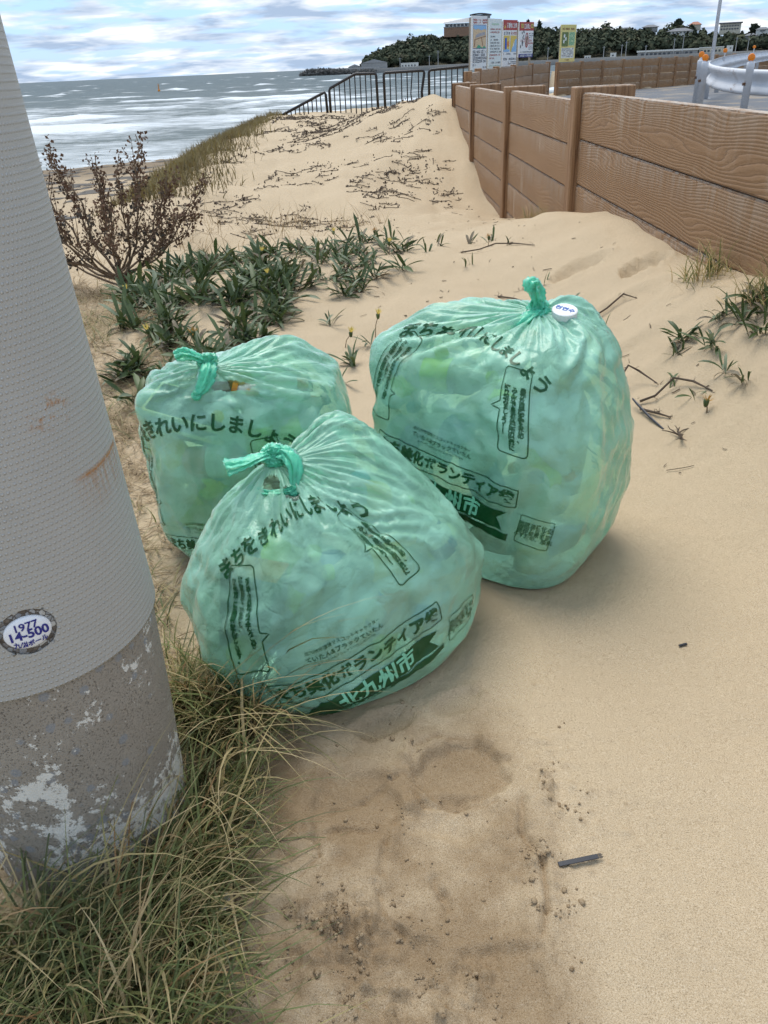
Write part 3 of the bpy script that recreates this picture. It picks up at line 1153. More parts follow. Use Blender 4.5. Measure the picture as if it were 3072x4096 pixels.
class Bag:
    NU, NV = 264, 190

    def __init__(self, spec):
        self.spec = spec
        self.build_target()
        self.relax()

    def build_target(self):
        s = self.spec
        NU, NV = self.NU, self.NV
        # outline of a cross section, resampled evenly along its length; u = .5 is the front
        m = 4000
        ex, ey = superellipse(s['n'], m)
        X, Y = ex * s['a'], ey * s['b']
        # run counter-clockwise from the back so that u grows from the left side to the right on the front
        seg = np.hypot(np.diff(np.append(X, X[0])), np.diff(np.append(Y, Y[0])))
        L = np.concatenate([[0], np.cumsum(seg)])
        self.perim = L[-1]
        q = np.linspace(0, L[-1], NU, endpoint=False)
        Xc, Yc = np.append(X, X[0]), np.append(Y, Y[0])
        ox, oy = np.interp(q, L, Xc), np.interp(q, L, Yc)
        prof = np.array(s['wall'])         # z, scale a, scale b, dx, dy
        zs = prof[-1, 0]
        rows = []                          # (kind, parameter)
        zz = np.linspace(0, zs, 120)
        cr, sr = math.cos(R(s['rot'])), math.sin(R(s['rot']))

        def ring(z):
            sa, sb, dx, dy = [np.interp(z, prof[:, 0], prof[:, k]) for k in (1, 2, 3, 4)]
            lx, ly = ox * sa, oy * sb
            return np.stack([s['c'][0] + lx * cr - ly * sr + dx, s['c'][1] + lx * sr + ly * cr + dy, np.full(NU, z)], -1)
        base = ring(0)
        cen = base.mean(0)
        P = []
        for k in np.linspace(.35, .97, 10):       # underside
            p = cen + (base - cen) * k
            p[:, 2] = .004 + .004 * (1 - k)
            P.append(p)
        nb = len(P)
        for z in zz:
            p = ring(z)
            p[:, 2] += .008
            P.append(p)
        nw = len(P)
        sh = P[-1].copy()
        kn = np.array(s['knot'])
        # direction of the wall at the shoulder keeps the turn-over round
        pk = s['peaks']
        # gather: rho 1 -> .05
        for w in np.linspace(0, 1, 120)[1:]:
            rho = 1 - w * .965
            rho_xy = rho
            p = sh.copy()
            p[:, :2] = kn[:2] + (sh[:, :2] - kn[:2]) * rho_xy
            up = (1 - rho ** s.get('pw', 2.2)) ** (1 / s.get('pw2', 1.7))
            p[:, 2] = sh[:, 2] + (kn[2] - sh[:, 2]) * up
            for (px, py, h, r) in pk:
                d2 = ((p[:, 0] - px) ** 2 + (p[:, 1] - py) ** 2) / r ** 2
                p[:, 2] += h * np.exp(-d2) * min(1, (1 - rho) * 3.2) * sstep(0.0, .22, np.array(rho))
            P.append(p)
        P = np.array(P)
        # resample evenly along the meridian
        seg = np.linalg.norm(np.diff(P, axis=0), axis=2).mean(1)
        L = np.concatenate([[0], np.cumsum(seg)])
        self.t_base = L[nb]
        self.t_sh = L[nw - 1]
        self.t_top = L[-1]
        q = np.linspace(0, L[-1], NV)
        T = np.empty((NV, NU, 3))
        for a in range(NU):
            for k in range(3):
                T[:, a, k] = np.interp(q, L, P[:, a, k])
        self.tq = q
        # lumps and hollows from the contents
        g = np.random.default_rng(s['seed'])
        nrm = self.normals(T)
        uu, tt = np.meshgrid(np.arange(NU) / NU * self.perim, q, indexing='xy')
        lump = np.zeros((NV, NU))
        for k in range(26):
            cu, ct = g.uniform(0, self.perim), g.uniform(self.t_base, self.t_sh + .5 * (self.t_top - self.t_sh))
            du = (uu - cu + self.perim / 2) % self.perim - self.perim / 2
            a, b = g.uniform(.05, .13), g.uniform(.07, .16)
            lump += g.uniform(-1, .7) * s['lump'] * np.exp(-(du / a) ** 2 - ((tt - ct) / b) ** 2)
        lump *= sstep(0, self.t_base + .05, tt) * sstep(self.t_top, self.t_top - .12, tt)
        for (cu, ct, au, at, h) in s.get('lumps', []):
            du = uu - self.perim / 2 - cu
            lump += h * np.exp(-(du / au) ** 2 - ((tt - self.t_base - ct) / at) ** 2)
        # creases running from the knot
        w = sstep(self.t_sh - .06, self.t_top - .02, tt)
        ang = uu / self.perim
        pleat = np.zeros((NV, NU))
        for k in range(5):
            f = [4, 7, 13, 23, 37][k]
            fold = np.sin(2 * math.pi * (f * ang + g.uniform()) + 2.5 * pnoise(ang * 5 + k, tt * 3))
            fold = 1 - 2 * np.abs(fold) ** .7 if k < 3 else fold          # sharp ridges, flat between
            pleat += (1.6 / (1 + k * .7)) * fold * np.clip(.5 + 1.6 * pnoise(ang * 6 + 3 * k + s['seed'], tt * 2), 0, 1.4) * w ** (.3 + .5 * k)
        lump += s['pleat'] * pleat * w * sstep(self.t_top + .01, self.t_top - .10, tt)
        # flat facets with creases between them, drawn out towards the knot
        wall_w = sstep(self.t_base + .01, self.t_base + .09, tt) * sstep(self.t_top, self.t_top - .12, tt)
        sd = s['seed']
        fc = (1.0 * facet(uu * 8.5 + tt * 2.5, tt * 7 - uu * 1.5, sd) + .62 * facet(uu * 19 - tt * 7, tt * 15 + uu * 6, sd + 3)
              + .30 * facet(uu * 41 + tt * 13, tt * 33 - uu * 11, sd + 5))
        lump += s.get('facet', .0105) * fc * wall_w * (1 - .5 * w)
        lump += .0062 * w * sstep(self.t_top, self.t_top - .08, tt) * (facet(ang * 46, tt * 6, sd + 7) + .5 * facet(ang * 90, tt * 8, sd + 9))
        # long loose folds over the walls
        fo = 0
        for k, (fu, ft, am) in enumerate(((13, 2.2, 1.0), (4, 7, .7), (22, 5, .22))):
            q_ = fbm(uu * fu + 11 * k + s['seed'], tt * ft + 4 * k + uu * 2.5, 3)
            fo = fo + am * (1 - np.abs(q_) * 5.0).clip(0, 1) ** 2
        lump += s.get('fold', .004) * .45 * fo * sstep(self.t_base, self.t_base + .08, tt) * sstep(self.t_top, self.t_top - .15, tt)
        self.T = T + nrm * lump[..., None]
        self.uu, self.tt = uu, tt
        self.w = w

    @staticmethod
    def normals(P):
        du = np.roll(P, -1, 1) - np.roll(P, 1, 1)
        dv = np.gradient(P, axis=0)
        n = np.cross(du, dv)
        return n / (np.linalg.norm(n, axis=2, keepdims=True) + 1e-9)

    def relax(self):
        """slack film: let a sheet a little longer than the form under it buckle into creases, first broad, then fine"""
        s = self.spec
        T = self.T
        NV, NU = T.shape[:2]
        st = 3
        Tc = T[::st, ::st]
        Xc = self.solve(Tc, self.uu[::st, ::st], self.tt[::st, ::st], self.w[::st, ::st], s['slack'], s['pull'] * .9, 80, .010, .0006)
        D = Xc - Tc
        # back to the fine grid
        vi = np.arange(NV) / st
        i0 = np.minimum(np.floor(vi).astype(int), D.shape[0] - 2)
        fv = (vi - i0)[:, None, None]
        Dv = D[i0] * (1 - fv) + D[i0 + 1] * fv
        ui = np.arange(NU) / st
        j0 = np.floor(ui).astype(int)
        fu = (ui - j0)[None, :, None]
        D = Dv[:, j0 % D.shape[1]] * (1 - fu) + Dv[:, (j0 + 1) % D.shape[1]] * fu
        T2 = T + D
        X = self.solve(T2, self.uu, self.tt, self.w, s['slack'] * .45, s['pull'] * 1.6, 25, .003, .0004)
        self.X = X
        self.Nn = self.normals(X)

    def solve(self, T, uu, tt, w, slack, pull, iters, lim0, jit):
        s = self.spec
        NV, NU = T.shape[:2]
        g = np.random.default_rng(s['seed'] + 5)
        w = w[..., None]
        X = T + self.normals(T) * (jit * g.normal(size=(NV, NU, 1)))
        sl = np.clip(.55 + 1.1 * fbm(uu * 7 + s['seed'], tt * 6, 3)[..., None], 0, 1.4)     # slack varies over the bag
        ex_u = 1 + slack * sl + s.get('gather', .12) * w ** 1.5
        ex_v = 1 + slack * .7 * sl

        def ln(a, b):
            return np.linalg.norm(a - b, axis=2, keepdims=True)
        Lu = ln(np.roll(T, -1, 1), T) * ex_u
        Lu2 = ln(np.roll(T, -2, 1), T) * ex_u * .99
        Lv = ln(T[1:], T[:-1]) * ex_v[1:]
        Lv2 = ln(T[2:], T[:-2]) * ex_v[2:] * .995
        D1 = np.sqrt(Lu[:-1] ** 2 + Lv ** 2)
        kpull = pull * (1 - .6 * w)
        lock = np.zeros((NV, 1, 1))
        lock[-2:] = 1
        lock[:3] = 1
        N0 = self.normals(T)

        def pair(a, b, L, k):
            d = b - a
            l = np.linalg.norm(d, axis=2, keepdims=True) + 1e-9
            return d * ((l - L) / l * .5 * k)
        for it in range(iters):
            C = np.zeros_like(X)
            c = pair(X, np.roll(X, -1, 1), Lu, 1)
            C += c
            C -= np.roll(c, 1, 1)
            c = pair(X, np.roll(X, -2, 1), Lu2, .30)
            C += c
            C -= np.roll(c, 2, 1)
            c = pair(X[:-1], X[1:], Lv, 1)
            C[:-1] += c
            C[1:] -= c
            c = pair(X[:-2], X[2:], Lv2, .30)
            C[:-2] += c
            C[2:] -= c
            Xr = np.roll(X, -1, 1)
            c = pair(X[:-1], Xr[1:], D1, .6)
            C[:-1] += c
            C[1:] -= np.roll(c, 1, 1)
            c = pair(Xr[:-1], X[1:], D1, .6)
            C[:-1] += np.roll(c, 1, 1)
            C[1:] -= c
            X = X + C * .40 + (T - X) * kpull
            off = ((X - T) * N0).sum(2, keepdims=True)
            X = X - N0 * np.minimum(off + lim0, 0) - N0 * np.maximum(off - lim0 * 1.3, 0)
            X = X * (1 - lock) + T * lock
            X[..., 2] = np.maximum(X[..., 2], .003)
        return X

    def at(self, sarr, tarr, lift=.0012):
        """flat print position (metres right of the front centre, metres up from the base seam) -> point on the film"""
        u = (sarr / self.perim + .5) * self.NU
        v = np.clip((tarr + self.t_base) / self.t_top * (self.NV - 1), 0, self.NV - 1.001)
        i, j = np.floor(v).astype(int), np.floor(u).astype(int)
        fv, fu = (v - i)[:, None], (u - j)[:, None]
        j0, j1 = j % self.NU, (j + 1) % self.NU

        def bil(A):
            return (A[i, j0] * (1 - fu) + A[i, j1] * fu) * (1 - fv) + (A[i + 1, j0] * (1 - fu) + A[i + 1, j1] * fu) * fv
        n = bil(self.Nn)
        n /= np.linalg.norm(n, axis=1, keepdims=True) + 1e-9
        return bil(self.X) + n * lift

    def film(self, parent, hole=None):
        F = grid_faces(self.NV, self.NU, True)
        keep = np.ones(len(F), bool)
        if hole:
            fi = np.arange(len(F))
            row, col = fi // self.NU, fi % self.NU
            ss = (col / self.NU - .5) * self.perim
            tt = self.tq[row] - self.t_base
            for (cs, ct, as_, at_) in hole:
                d = np.hypot((ss - cs) / as_, (tt - ct) / at_) + .35 * fbm(ss * 30 + ct, tt * 30, 3)
                keep &= d > 1
        org = Vector(parent.location)
        V = (self.X - np.array(org)).reshape(-1, 3)
        U = np.stack([self.uu.ravel(), self.tt.ravel()], -1)
        return mobj('film', V, F[keep], M_FILM, parent, True, U)


def refine(v, f, maxlen, passes=4):
    bm = bmesh.new()
    vs = [bm.verts.new((p[0], p[1], 0)) for p in v]
    for t in f:
        try:
            bm.faces.new([vs[i] for i in t])
        except ValueError:
            pass
    for k in range(passes):
        ed = [e for e in bm.edges if e.calc_length() > maxlen]
        if not ed:
            break
        bmesh.ops.subdivide_edges(bm, edges=ed, cuts=1)
        bmesh.ops.triangulate(bm, faces=[q for q in bm.faces if len(q.verts) > 3])
    bm.verts.index_update()
    V = np.array([(q.co.x, q.co.y) for q in bm.verts]).reshape(-1, 2)
    F = [[q.index for q in fc.verts] for fc in bm.faces]
    bm.free()
    return V, F


def outline(pts, wid, closed=True, step=.008):
    """constant-width line along a flat path"""
    P = [Vector((*p, 0)) for p in pts]
    if closed:
        P.append(P[0])
    Q = []
    for a, b in zip(P[:-1], P[1:]):
        k = max(1, int((b - a).length / step))
        Q += [a.lerp(b, i / k) for i in range(k)]
    if not closed:
        Q.append(P[-1])
    n = len(Q)
    V, F = [], []
    for i in range(n):
        a = Q[(i - 1) % n] if closed else Q[max(i - 1, 0)]
        b = Q[(i + 1) % n] if closed else Q[min(i + 1, n - 1)]
        t = (b - a).normalized()
        nn = Vector((-t.y, t.x, 0)) * wid * .5
        V += [(Q[i] + nn)[:2], (Q[i] - nn)[:2]]
    for i in range(n if closed else n - 1):
        j = (i + 1) % n
        F += [(2 * i, 2 * i + 1, 2 * j + 1), (2 * i, 2 * j + 1, 2 * j)]
    return np.array([tuple(p) for p in V]), F


def rrect(x0, x1, y0, y1, r, tail=None):
    pts = []
    for (cx, cy, a0) in ((x1 - r, y1 - r, 0), (x0 + r, y1 - r, 90), (x0 + r, y0 + r, 180), (x1 - r, y0 + r, 270)):
        for k in range(5):
            a = R(a0 + k * 22.5)
            pts.append((cx + r * math.cos(a), cy + r * math.sin(a)))
        if tail and a0 == 90 and tail[0] < x0:
            pts += [(x0, tail[1] + .018), tail, (x0, tail[1] - .004)]
        if tail and a0 == 270 and tail[0] > x1:
            pts += [(x1, tail[1] - .018), tail, (x1, tail[1] + .004)]
    return pts


def vert(s):
    return '\n'.join(list(s))


def artwork():
    """the printed face of the bag in metres; the two mascots between the balloons are left out. Each: (name, verts, faces)"""
    out = []

    def text(name, body, size, x, y, rot=0.0, line=1.0, sp=0.0, align='CENTER', sx=1.0):
        v, f = txt_mesh(body, size, align, line, sp, 2)
        v = v * np.array([sx, 1.0])
        c, s = math.cos(R(rot)), math.sin(R(rot))
        v = np.stack([v[:, 0] * c - v[:, 1] * s + x, v[:, 0] * s + v[:, 1] * c + y], -1)
        v, f = refine(v, f, .014)
        return v, f

    def join(parts):
        V, F, b = [], [], 0
        for v, f in parts:
            V.append(v)
            F += [tuple(i + b for i in t) for t in f]
            b += len(v)
        return np.concatenate(V), F
    # arched headline
    head = []
    for k, ch in enumerate('まちをきれいにしましょう'):
        a = (k - 5.5) * 7.4
        rad = .42
        head.append(text('', ch, .056, rad * math.sin(R(a)), .125 + rad * math.cos(R(a)), -a, sp=.0016))
    out.append(('headline', *join(head)))
    # right balloon
    out.append(('right_balloon', *outline(rrect(.165, .245, .255, .475, .012, (.140, .365)), .0028)))
    cols = ['豊かな自然を守るため、', 'みんなで身近な場所の清掃に', '取り組みましょう!!']
    out.append(('right_balloon_text', *join([text('', vert(c), .0172, .2270 - .0225 * i, .435 - len(c) * .0070, line=.70, sp=.0007) for i, c in enumerate(cols)])))
    # left balloon
    out.append(('left_balloon', *outline(rrect(-.265, -.178, .205, .455, .012, (-.155, .295)), .0028)))
    cols = ['ポイ捨てされたプラスチックごみが', '海に流れ出て、海を汚し、', '海の生き物にも悪影響を及ぼしています。']
    out.append(('left_balloon_text', *join([text('', vert(c), .0150, -.200 - .0225 * i, .435 - len(c) * .0058, line=.66, sp=.0007) for i, c in enumerate(cols)])))
    # credits
    out.append(('credit_lines', *join([text('', '北九州市環境マスコットキャラクター', .0108, -.005, .218, sp=.0001),
                                       text('', 'ていたん&ブラックていたん', .0150, -.005, .200, sp=.0002),
                                       text('', '©ていたん&ブラックていたん,北九州市', .0082, -.005, .185)])))
    # title box
    out.append(('title_box', *outline(rrect(-.215, .235, .105, .163, .004), .0026)))
    out.append(('title', *text('', 'まち美化ボランティア袋', .0395, .010, .133, sp=.0016)))
    # dark block with the city's name left open in it
    blk = [(-.205, .030), (-.12, .086), (.215, .086), (.19, .060), (.215, .030)]
    v = np.array(blk)
    v, f = refine(v, [(0, 1, 3), (0, 3, 4), (1, 2, 3)], .010, 7)
    out.append(('city_block', v, f))
    out.append(('city_name', *text('', '北九州市', .0560, .030, .0565, sp=.0017)))
    # notice at the lower right and the dark strip at the lower left
    out.append(('notice_box', *outline(rrect(.255, .345, .012, .092, .003), .0018)))
    out.append(('notice_text', *text('', '地球温暖化の\n原因となる二\n酸化炭素を減\nらすため、原料', .0150, .30, .052, line=.80, sp=.0002)))
    v, f = refine(np.array([(-.19, .004), (.235, .004), (.235, .024), (-.16, .026)]), [(0, 1, 2), (0, 2, 3)], .010, 7)
    out.append(('lower_strip', v, f))
    out.append(('strip_text', *text('', '家庭や道路　事業所や公園', .0140, -.03, .0145)))
    return out


ART = artwork()
M_INK_PALE = ink_mat('pale_green_lettering', (.22, .62, .42))


def print_art(bag, root, ds, dt, scale, rot=0.0, skip=()):
    c, s = math.cos(R(rot)), math.sin(R(rot))
    org = np.array(root.location)
    for name, v, f in ART:
        if name in skip:
            continue
        w = v * scale
        sarr = w[:, 0] * c - w[:, 1] * s + ds
        tarr = w[:, 0] * s + w[:, 1] * c + dt
        lift = .0030 if name in ('city_name', 'strip_text') else .0018
        P = bag.at(sarr, tarr, lift) - org
        pale = name in ('city_name', 'strip_text')
        mobj('printed_' + name.replace('right_', '').replace('left_', ''), P, f, M_INK_PALE if pale else M_INK, root)


def crumpled_tube(path, rads, flat=1.0, seed=0, n=40, folds=7, amp=.22):
    """twisted film: a tube with deep lengthwise folds"""
    g = np.random.default_rng(seed)
    pts = [Vector(p) for p in path]
    # smooth the path
    Q, RR = [], []
    m = len(pts)
    for i in range(m - 1):
        p0, p1, p2, p3 = pts[max(i - 1, 0)], pts[i], pts[i + 1], pts[min(i + 2, m - 1)]
        for k in range(8):
            t = k / 8
            Q.append(.5 * ((2 * p1) + (p2 - p0) * t + (2 * p0 - 5 * p1 + 4 * p2 - p3) * t * t + (3 * p1 - p0 - 3 * p2 + p3) * t ** 3))
            RR.append(rads[i] * (1 - t) + rads[i + 1] * t)
    Q.append(pts[-1])
    RR.append(rads[-1])
    V, F = [], []
    nrm = None
    ph = g.uniform(0, 6.28, 4)
    for i, p in enumerate(Q):
        t = (Q[min(i + 1, len(Q) - 1)] - Q[max(i - 1, 0)]).normalized()
        if nrm is None:
            ref = Vector((0, 0, 1)) if abs(t.z) < .9 else Vector((1, 0, 0))
            nrm = t.cross(ref).normalized()
        nrm = (nrm - t * nrm.dot(t)).normalized()
        b = t.cross(nrm)
        tw = i * .11
        for k in range(n):
            a = 2 * math.pi * k / n
            r = RR[i] * (1 + amp * math.sin(folds * a + ph[0] + tw) + amp * .6 * math.sin((folds * 2 - 3) * a + ph[1] - tw * 2) + .13 * g.normal())
            V.append(p + nrm * (r * math.cos(a)) + b * (r * math.sin(a) * flat))
    for i in range(len(Q) - 1):
        for k in range(n):
            k2 = (k + 1) % n
            F.append((i * n + k, i * n + k2, (i + 1) * n + k2, (i + 1) * n + k))
    F.append(tuple(range(n - 1, -1, -1)))
    F.append(tuple((len(Q) - 1) * n + k for k in range(n)))
    return V, F


def tied(root, name, path, rads, flat=1.0, seed=0, folds=7, amp=.22):
    org = Vector(root.location)
    V, F = crumpled_tube(path, rads, flat, seed, 36, folds, amp)
    return mobj(name, [v - org for v in V], F, M_FILM_TIED, root, True)


def knot(root, p, r, seed):
    """a tight overhand knot: a fat loop wound round a waist"""
    p = Vector(p)
    loop = [p + Vector((r * .75 * math.cos(a), r * .55 * math.sin(a), r * .55 * math.sin(a) * .8 + r * .1 * math.cos(2 * a))) for a in np.linspace(0, 2 * math.pi * .97, 9)]
    o = tied(root, 'knot', loop, [r * .55] * 9, 1.0, seed, 6, .10)
    tied(root, 'knot', [p + Vector((-r * .5, 0, -r * .9)), p, p + Vector((r * .3, 0, r * .9))], [r * .55, r * .72, r * .5], 1.0, seed + 1, 7, .14)
    return o


# ------------------------------------------------------------------ three bags
def wall(*rows):
    return [tuple(r) + (0,) * (5 - len(r)) for r in rows]


SPEC_FRONT = dict(c=(-.105, 1.375), rot=27, a=.320, b=.235, n=2.6, seed=11, lump=.011, pleat=.0028, slack=.004, pull=.05, fold=.006,
                  wall=wall((0, .74, .84, .01, -.01), (.05, .88, .95, .005, -.01), (.12, .97, 1.0), (.18, .97, .98), (.235, .91, .93, .0, 0), (.275, .83, .85, .0, 0)),
                  knot=(-.203, 1.36, .455), peaks=[(-.105, 1.50, .075, .085), (.0, 1.49, .055, .10)], pw=1.35, pw2=1.3)
SPEC_RIGHT = dict(c=(.305, 1.785), rot=-37, a=.298, b=.226, n=3.5, lumps=[(-.35, .50, .07, .06, .03)], seed=23, lump=.010, pleat=.0026, slack=.003, pull=.05, fold=.005,
                  wall=wall((0, .80, .80, -.015, -.02), (.06, .93, .92, -.01, 0), (.18, 1.0, 1.0), (.34, 1.0, .99, .0, 0), (.42, .97, .95, -.012, .01), (.480, .90, .87, -.02, .015)),
                  knot=(.372, 1.775, .598), peaks=[(.47, 1.84, .035, .09), (.12, 1.92, .035, .12)], pw=2.2, pw2=2.0)
SPEC_LEFT = dict(c=(-.335, 1.855), rot=6, a=.262, b=.205, n=2.9, lumps=[(-.25, .44, .06, .06, .03)], seed=31, lump=.011, pleat=.0028, slack=.004, pull=.05, fold=.006,
                 wall=wall((0, .80, .80), (.06, .92, .92), (.18, .99, 1.0), (.32, 1.0, 1.0), (.38, .97, .96), (.43, .90, .87)),
                 knot=(-.385, 1.735, .520), peaks=[(-.22, 1.90, .035, .11)], pw=1.6, pw2=1.5)

BAG_F, BAG_R, BAG_L = Bag(SPEC_FRONT), Bag(SPEC_RIGHT), Bag(SPEC_LEFT)


def build_bags():
    f = tag(empty('rubbish_bag', (-.105, 1.425, 0)), 'plump green printed rubbish bag in front, lying against the long grass', 'rubbish bag', 'green printed rubbish bags')
    BAG_F.film(f, [(-.27, .56, .085, .022), (-.13, .53, .05, .018)])
    print_art(BAG_F, f, -.045, .024, .87, 14.0)
    k = Vector(SPEC_FRONT['knot']) + Vector((0, 0, .012))
    knot(f, k, .020, 1)
    tied(f, 'tied_end', [k, k + Vector((-.026, -.014, .004)), k + Vector((-.055, -.025, -.004)), k + Vector((-.088, -.038, -.004))], [.009, .012, .017, .023], .38, 2, 6, .30)
    k2 = k + Vector((.036, -.055, -.048))
    tied(f, 'tied_strap', [k, k + Vector((.022, -.008, .006)), k + Vector((.040, -.03, -.012)), k2], [.010, .016, .014, .006], .6, 3, 6, .3)
    knot(f, k2, .010, 5)
    tied(f, 'tied_strap', [k + Vector((-.05, -.03, -.05)), k + Vector((-.01, -.06, -.05)), k2], [.005, .008, .006], .7, 8, 5, .3)

    r = tag(empty('rubbish_bag', (.305, 1.815, 0)), 'tallest green printed rubbish bag, upright on bare sand at the right of the three', 'rubbish bag', 'green printed rubbish bags')
    BAG_R.film(r)
    print_art(BAG_R, r, -.065, .178, .86, -8.0)
    k = Vector(SPEC_RIGHT['knot']) + Vector((0, 0, .008))
    knot(r, k, .021, 9)
    tied(r, 'tied_end', [k, k + Vector((-.004, 0, .028)), k + Vector((-.012, .0, .052)), k + Vector((-.022, -.004, .060)), k + Vector((-.026, -.01, .044))], [.013, .019, .021, .016, .010], .7, 10, 6, .26)
    tied(r, 'tied_end', [k, k + Vector((-.022, -.025, -.010)), k + Vector((-.048, -.04, -.026)), k + Vector((-.066, -.045, -.042))], [.013, .019, .017, .010], .6, 12, 6, .3)

    l = tag(empty('rubbish_bag', (-.335, 1.87, 0)), 'green printed rubbish bag at the back left with a striped dark thing showing through', 'rubbish bag', 'green printed rubbish bags')
    BAG_L.film(l, [(-.02, .545, .055, .030), (.03, .535, .05, .026)])
    print_art(BAG_L, l, -.09, -.02, .80, 4.0)
    k = Vector(SPEC_LEFT['knot']) + Vector((0, 0, .012))
    knot(l, k, .019, 15)
    tied(l, 'tied_end', [k, k + Vector((-.024, -.004, .014)), k + Vector((-.05, -.008, .024)), k + Vector((-.068, -.012, .020))], [.009, .015, .021, .015], .55, 16, 6, .3)
    k2 = k + Vector((-.022, -.065, -.055))
    tied(l, 'tied_strap', [k, k + Vector((.004, -.03, -.012)), k + Vector((-.006, -.05, -.035)), k2], [.010, .017, .014, .006], .6, 17, 6, .3)
    knot(l, k2, .009, 19)
    return f, r, l


build_bags()


# ------------------------------------------------------------------ what the bags hold
def pet_mat(name, tint, cloud=.22):
    m = Mat(name)
    n = m.noise(m.coord(), 30, 3, .6)
    clear = m.N('ShaderNodeBsdfTransparent')
    clear.inputs[0].default_value = (*[.55 + .45 * t for t in tint], 1)
    d = m.N('ShaderNodeBsdfDiffuse')
    d.inputs[0].default_value = (*tint, 1)
    mx = m.N('ShaderNodeMixShader')
    m.L(m.ramp(n, [(.3, cloud * .7), (.7, min(1.0, cloud * 1.4))]), mx.inputs[0])
    m.L(clear.outputs[0], mx.inputs[1])
    m.L(d.outputs[0], mx.inputs[2])
    gl = m.N('ShaderNodeBsdfGlossy')
    gl.inputs['Roughness'].default_value = .12
    fr = m.N('ShaderNodeFresnel')
    fin = m.N('ShaderNodeMixShader')
    m.L(fr.outputs[0], fin.inputs[0])
    m.L(mx.outputs[0], fin.inputs[1])
    m.L(gl.outputs[0], fin.inputs[2])
    return m.end(fin.outputs[0])


M_PET = pet_mat('clear_plastic', (.95, .96, .94), .5)
M_PETW = pet_mat('milky_plastic', (.94, .96, .95), .95)
M_PET_Y = pet_mat('yellowed_plastic', (.80, .72, .30), .65)
C_ = lambda n, c, r=.4: plain(n, c, r, var=.08)
M_CAPW, M_CAPB, M_CAPG = C_('white_cap', (.80, .80, .78)), C_('blue_cap', (.02, .25, .42)), C_('yellow_green_plastic', (.55, .72, .05))
M_LBLUE, M_LWHITE, M_LYEL = C_('blue_label', (.005, .09, .40)), C_('white_label', (.75, .76, .74)), C_('yellow_label', (.75, .60, .10))
M_NAVY, M_ORANGE, M_CREAM = C_('navy_card', (.006, .014, .05), .5), C_('orange_edge', (.75, .30, .03)), C_('cream_stripe', (.75, .72, .42))
M_REDB = C_('copper_band', (.45, .16, .09))


def axis_matrix(p, d, roll=0.0):
    d = Vector(d).normalized()
    q = d.to_track_quat('Z', 'Y')
    return Matrix.Translation(Vector(p)) @ q.to_matrix().to_4x4() @ Matrix.Rotation(roll, 4, 'Z')


def bottle(label, p, d, L=.205, r=.033, body=None, cap=None, band=None, name='plastic_bottle', cat='bottle', text=None, roll=0.0, group=None):
    """p: middle of the bottle, d: base -> cap"""
    M = axis_matrix(p, d, roll)
    root = empty(name)
    root.matrix_world = M
    tag(root, label, cat, group)
    h = L
    prof = [(r * .70, -h * .5), (r * .96, -h * .485), (r, -h * .44), (r, -h * .30), (r * .94, -h * .28), (r, -h * .26), (r, -h * .06), (r * .93, -h * .04),
            (r, -h * .02), (r, h * .10), (r * .96, h * .17), (r * .74, h * .28), (r * .42, h * .37), (r * .38, h * .40), (r * .38, h * .44)]
    MB().lathe(prof, 22).obj('body', body or M_PET, root, True)
    if cap:
        cp = [(r * .45, h * .425), (r * .46, h * .43), (r * .46, h * .495), (r * .42, h * .502), (.0005, h * .502)]
        MB().lathe(cp, 20).obj('cap', cap, root, False)
    if band:
        MB().lathe([(r * 1.015, -h * .25), (r * 1.02, -h * .24), (r * 1.02, h * .07), (r * 1.015, h * .08)], 24, cap=False).obj('paper_label', band, root, True)
    if text:
        body_, size, zc, mat = text
        v, f = txt_mesh(body_, size, spread=size * .02)
        P = [(r * 1.05 * math.sin(y_ / r), -r * 1.05 * math.cos(y_ / r), zc + x_) for (x_, y_) in v]
        mobj('lettering', P, f, mat, root)
    return root


def inside(p, n, depth):
    return Vector(p) - Vector(n).normalized() * depth


def fit_inside(bag, root):
    """slide a thing inwards until the film clears it by a couple of millimetres"""
    from mathutils.kdtree import KDTree
    if not hasattr(bag, 'kd'):
        P = bag.X[::2, ::2].reshape(-1, 3)
        bag.kn = bag.Nn[::2, ::2].reshape(-1, 3)
        bag.kd = KDTree(len(P))
        for i, q in enumerate(P):
            bag.kd.insert(q, i)
        bag.kd.balance()
    loc, rot, sca = root.matrix_world.decompose()
    pts = [rot @ v.co for ch in root.children for v in list(ch.data.vertices)[::2]]
    for it in range(14):
        worst, nn = -1, None
        push = Vector((0, 0, 0))
        for q in pts:
            w = q + loc
            c, i, d = bag.kd.find(w)
            n = Vector(bag.kn[i])
            s = (w - c).dot(n) + .004
            if s > 0:
                push -= n * s
                worst = max(worst, s)
        if worst <= 0:
            break
        loc = loc + push.normalized() * min(worst * .9, .03)
    root.matrix_world = Matrix.Translation(loc) @ rot.to_matrix().to_4x4()


def build_contents():
    before = set(COL.objects)
    fill_bags()
    bpy.context.view_layer.update()
    cs = [(SPEC_FRONT, BAG_F), (SPEC_RIGHT, BAG_R), (SPEC_LEFT, BAG_L)]
    for o in list(COL.objects):
        if o not in before and o.parent is None:
            t = o.matrix_world.translation
            b = min(cs, key=lambda q: math.hypot((t.x - q[0]['c'][0]), (t.y - q[0]['c'][1])))
            if not o.get('free'):
                fit_inside(b[1], o)
            else:
                del o['free']


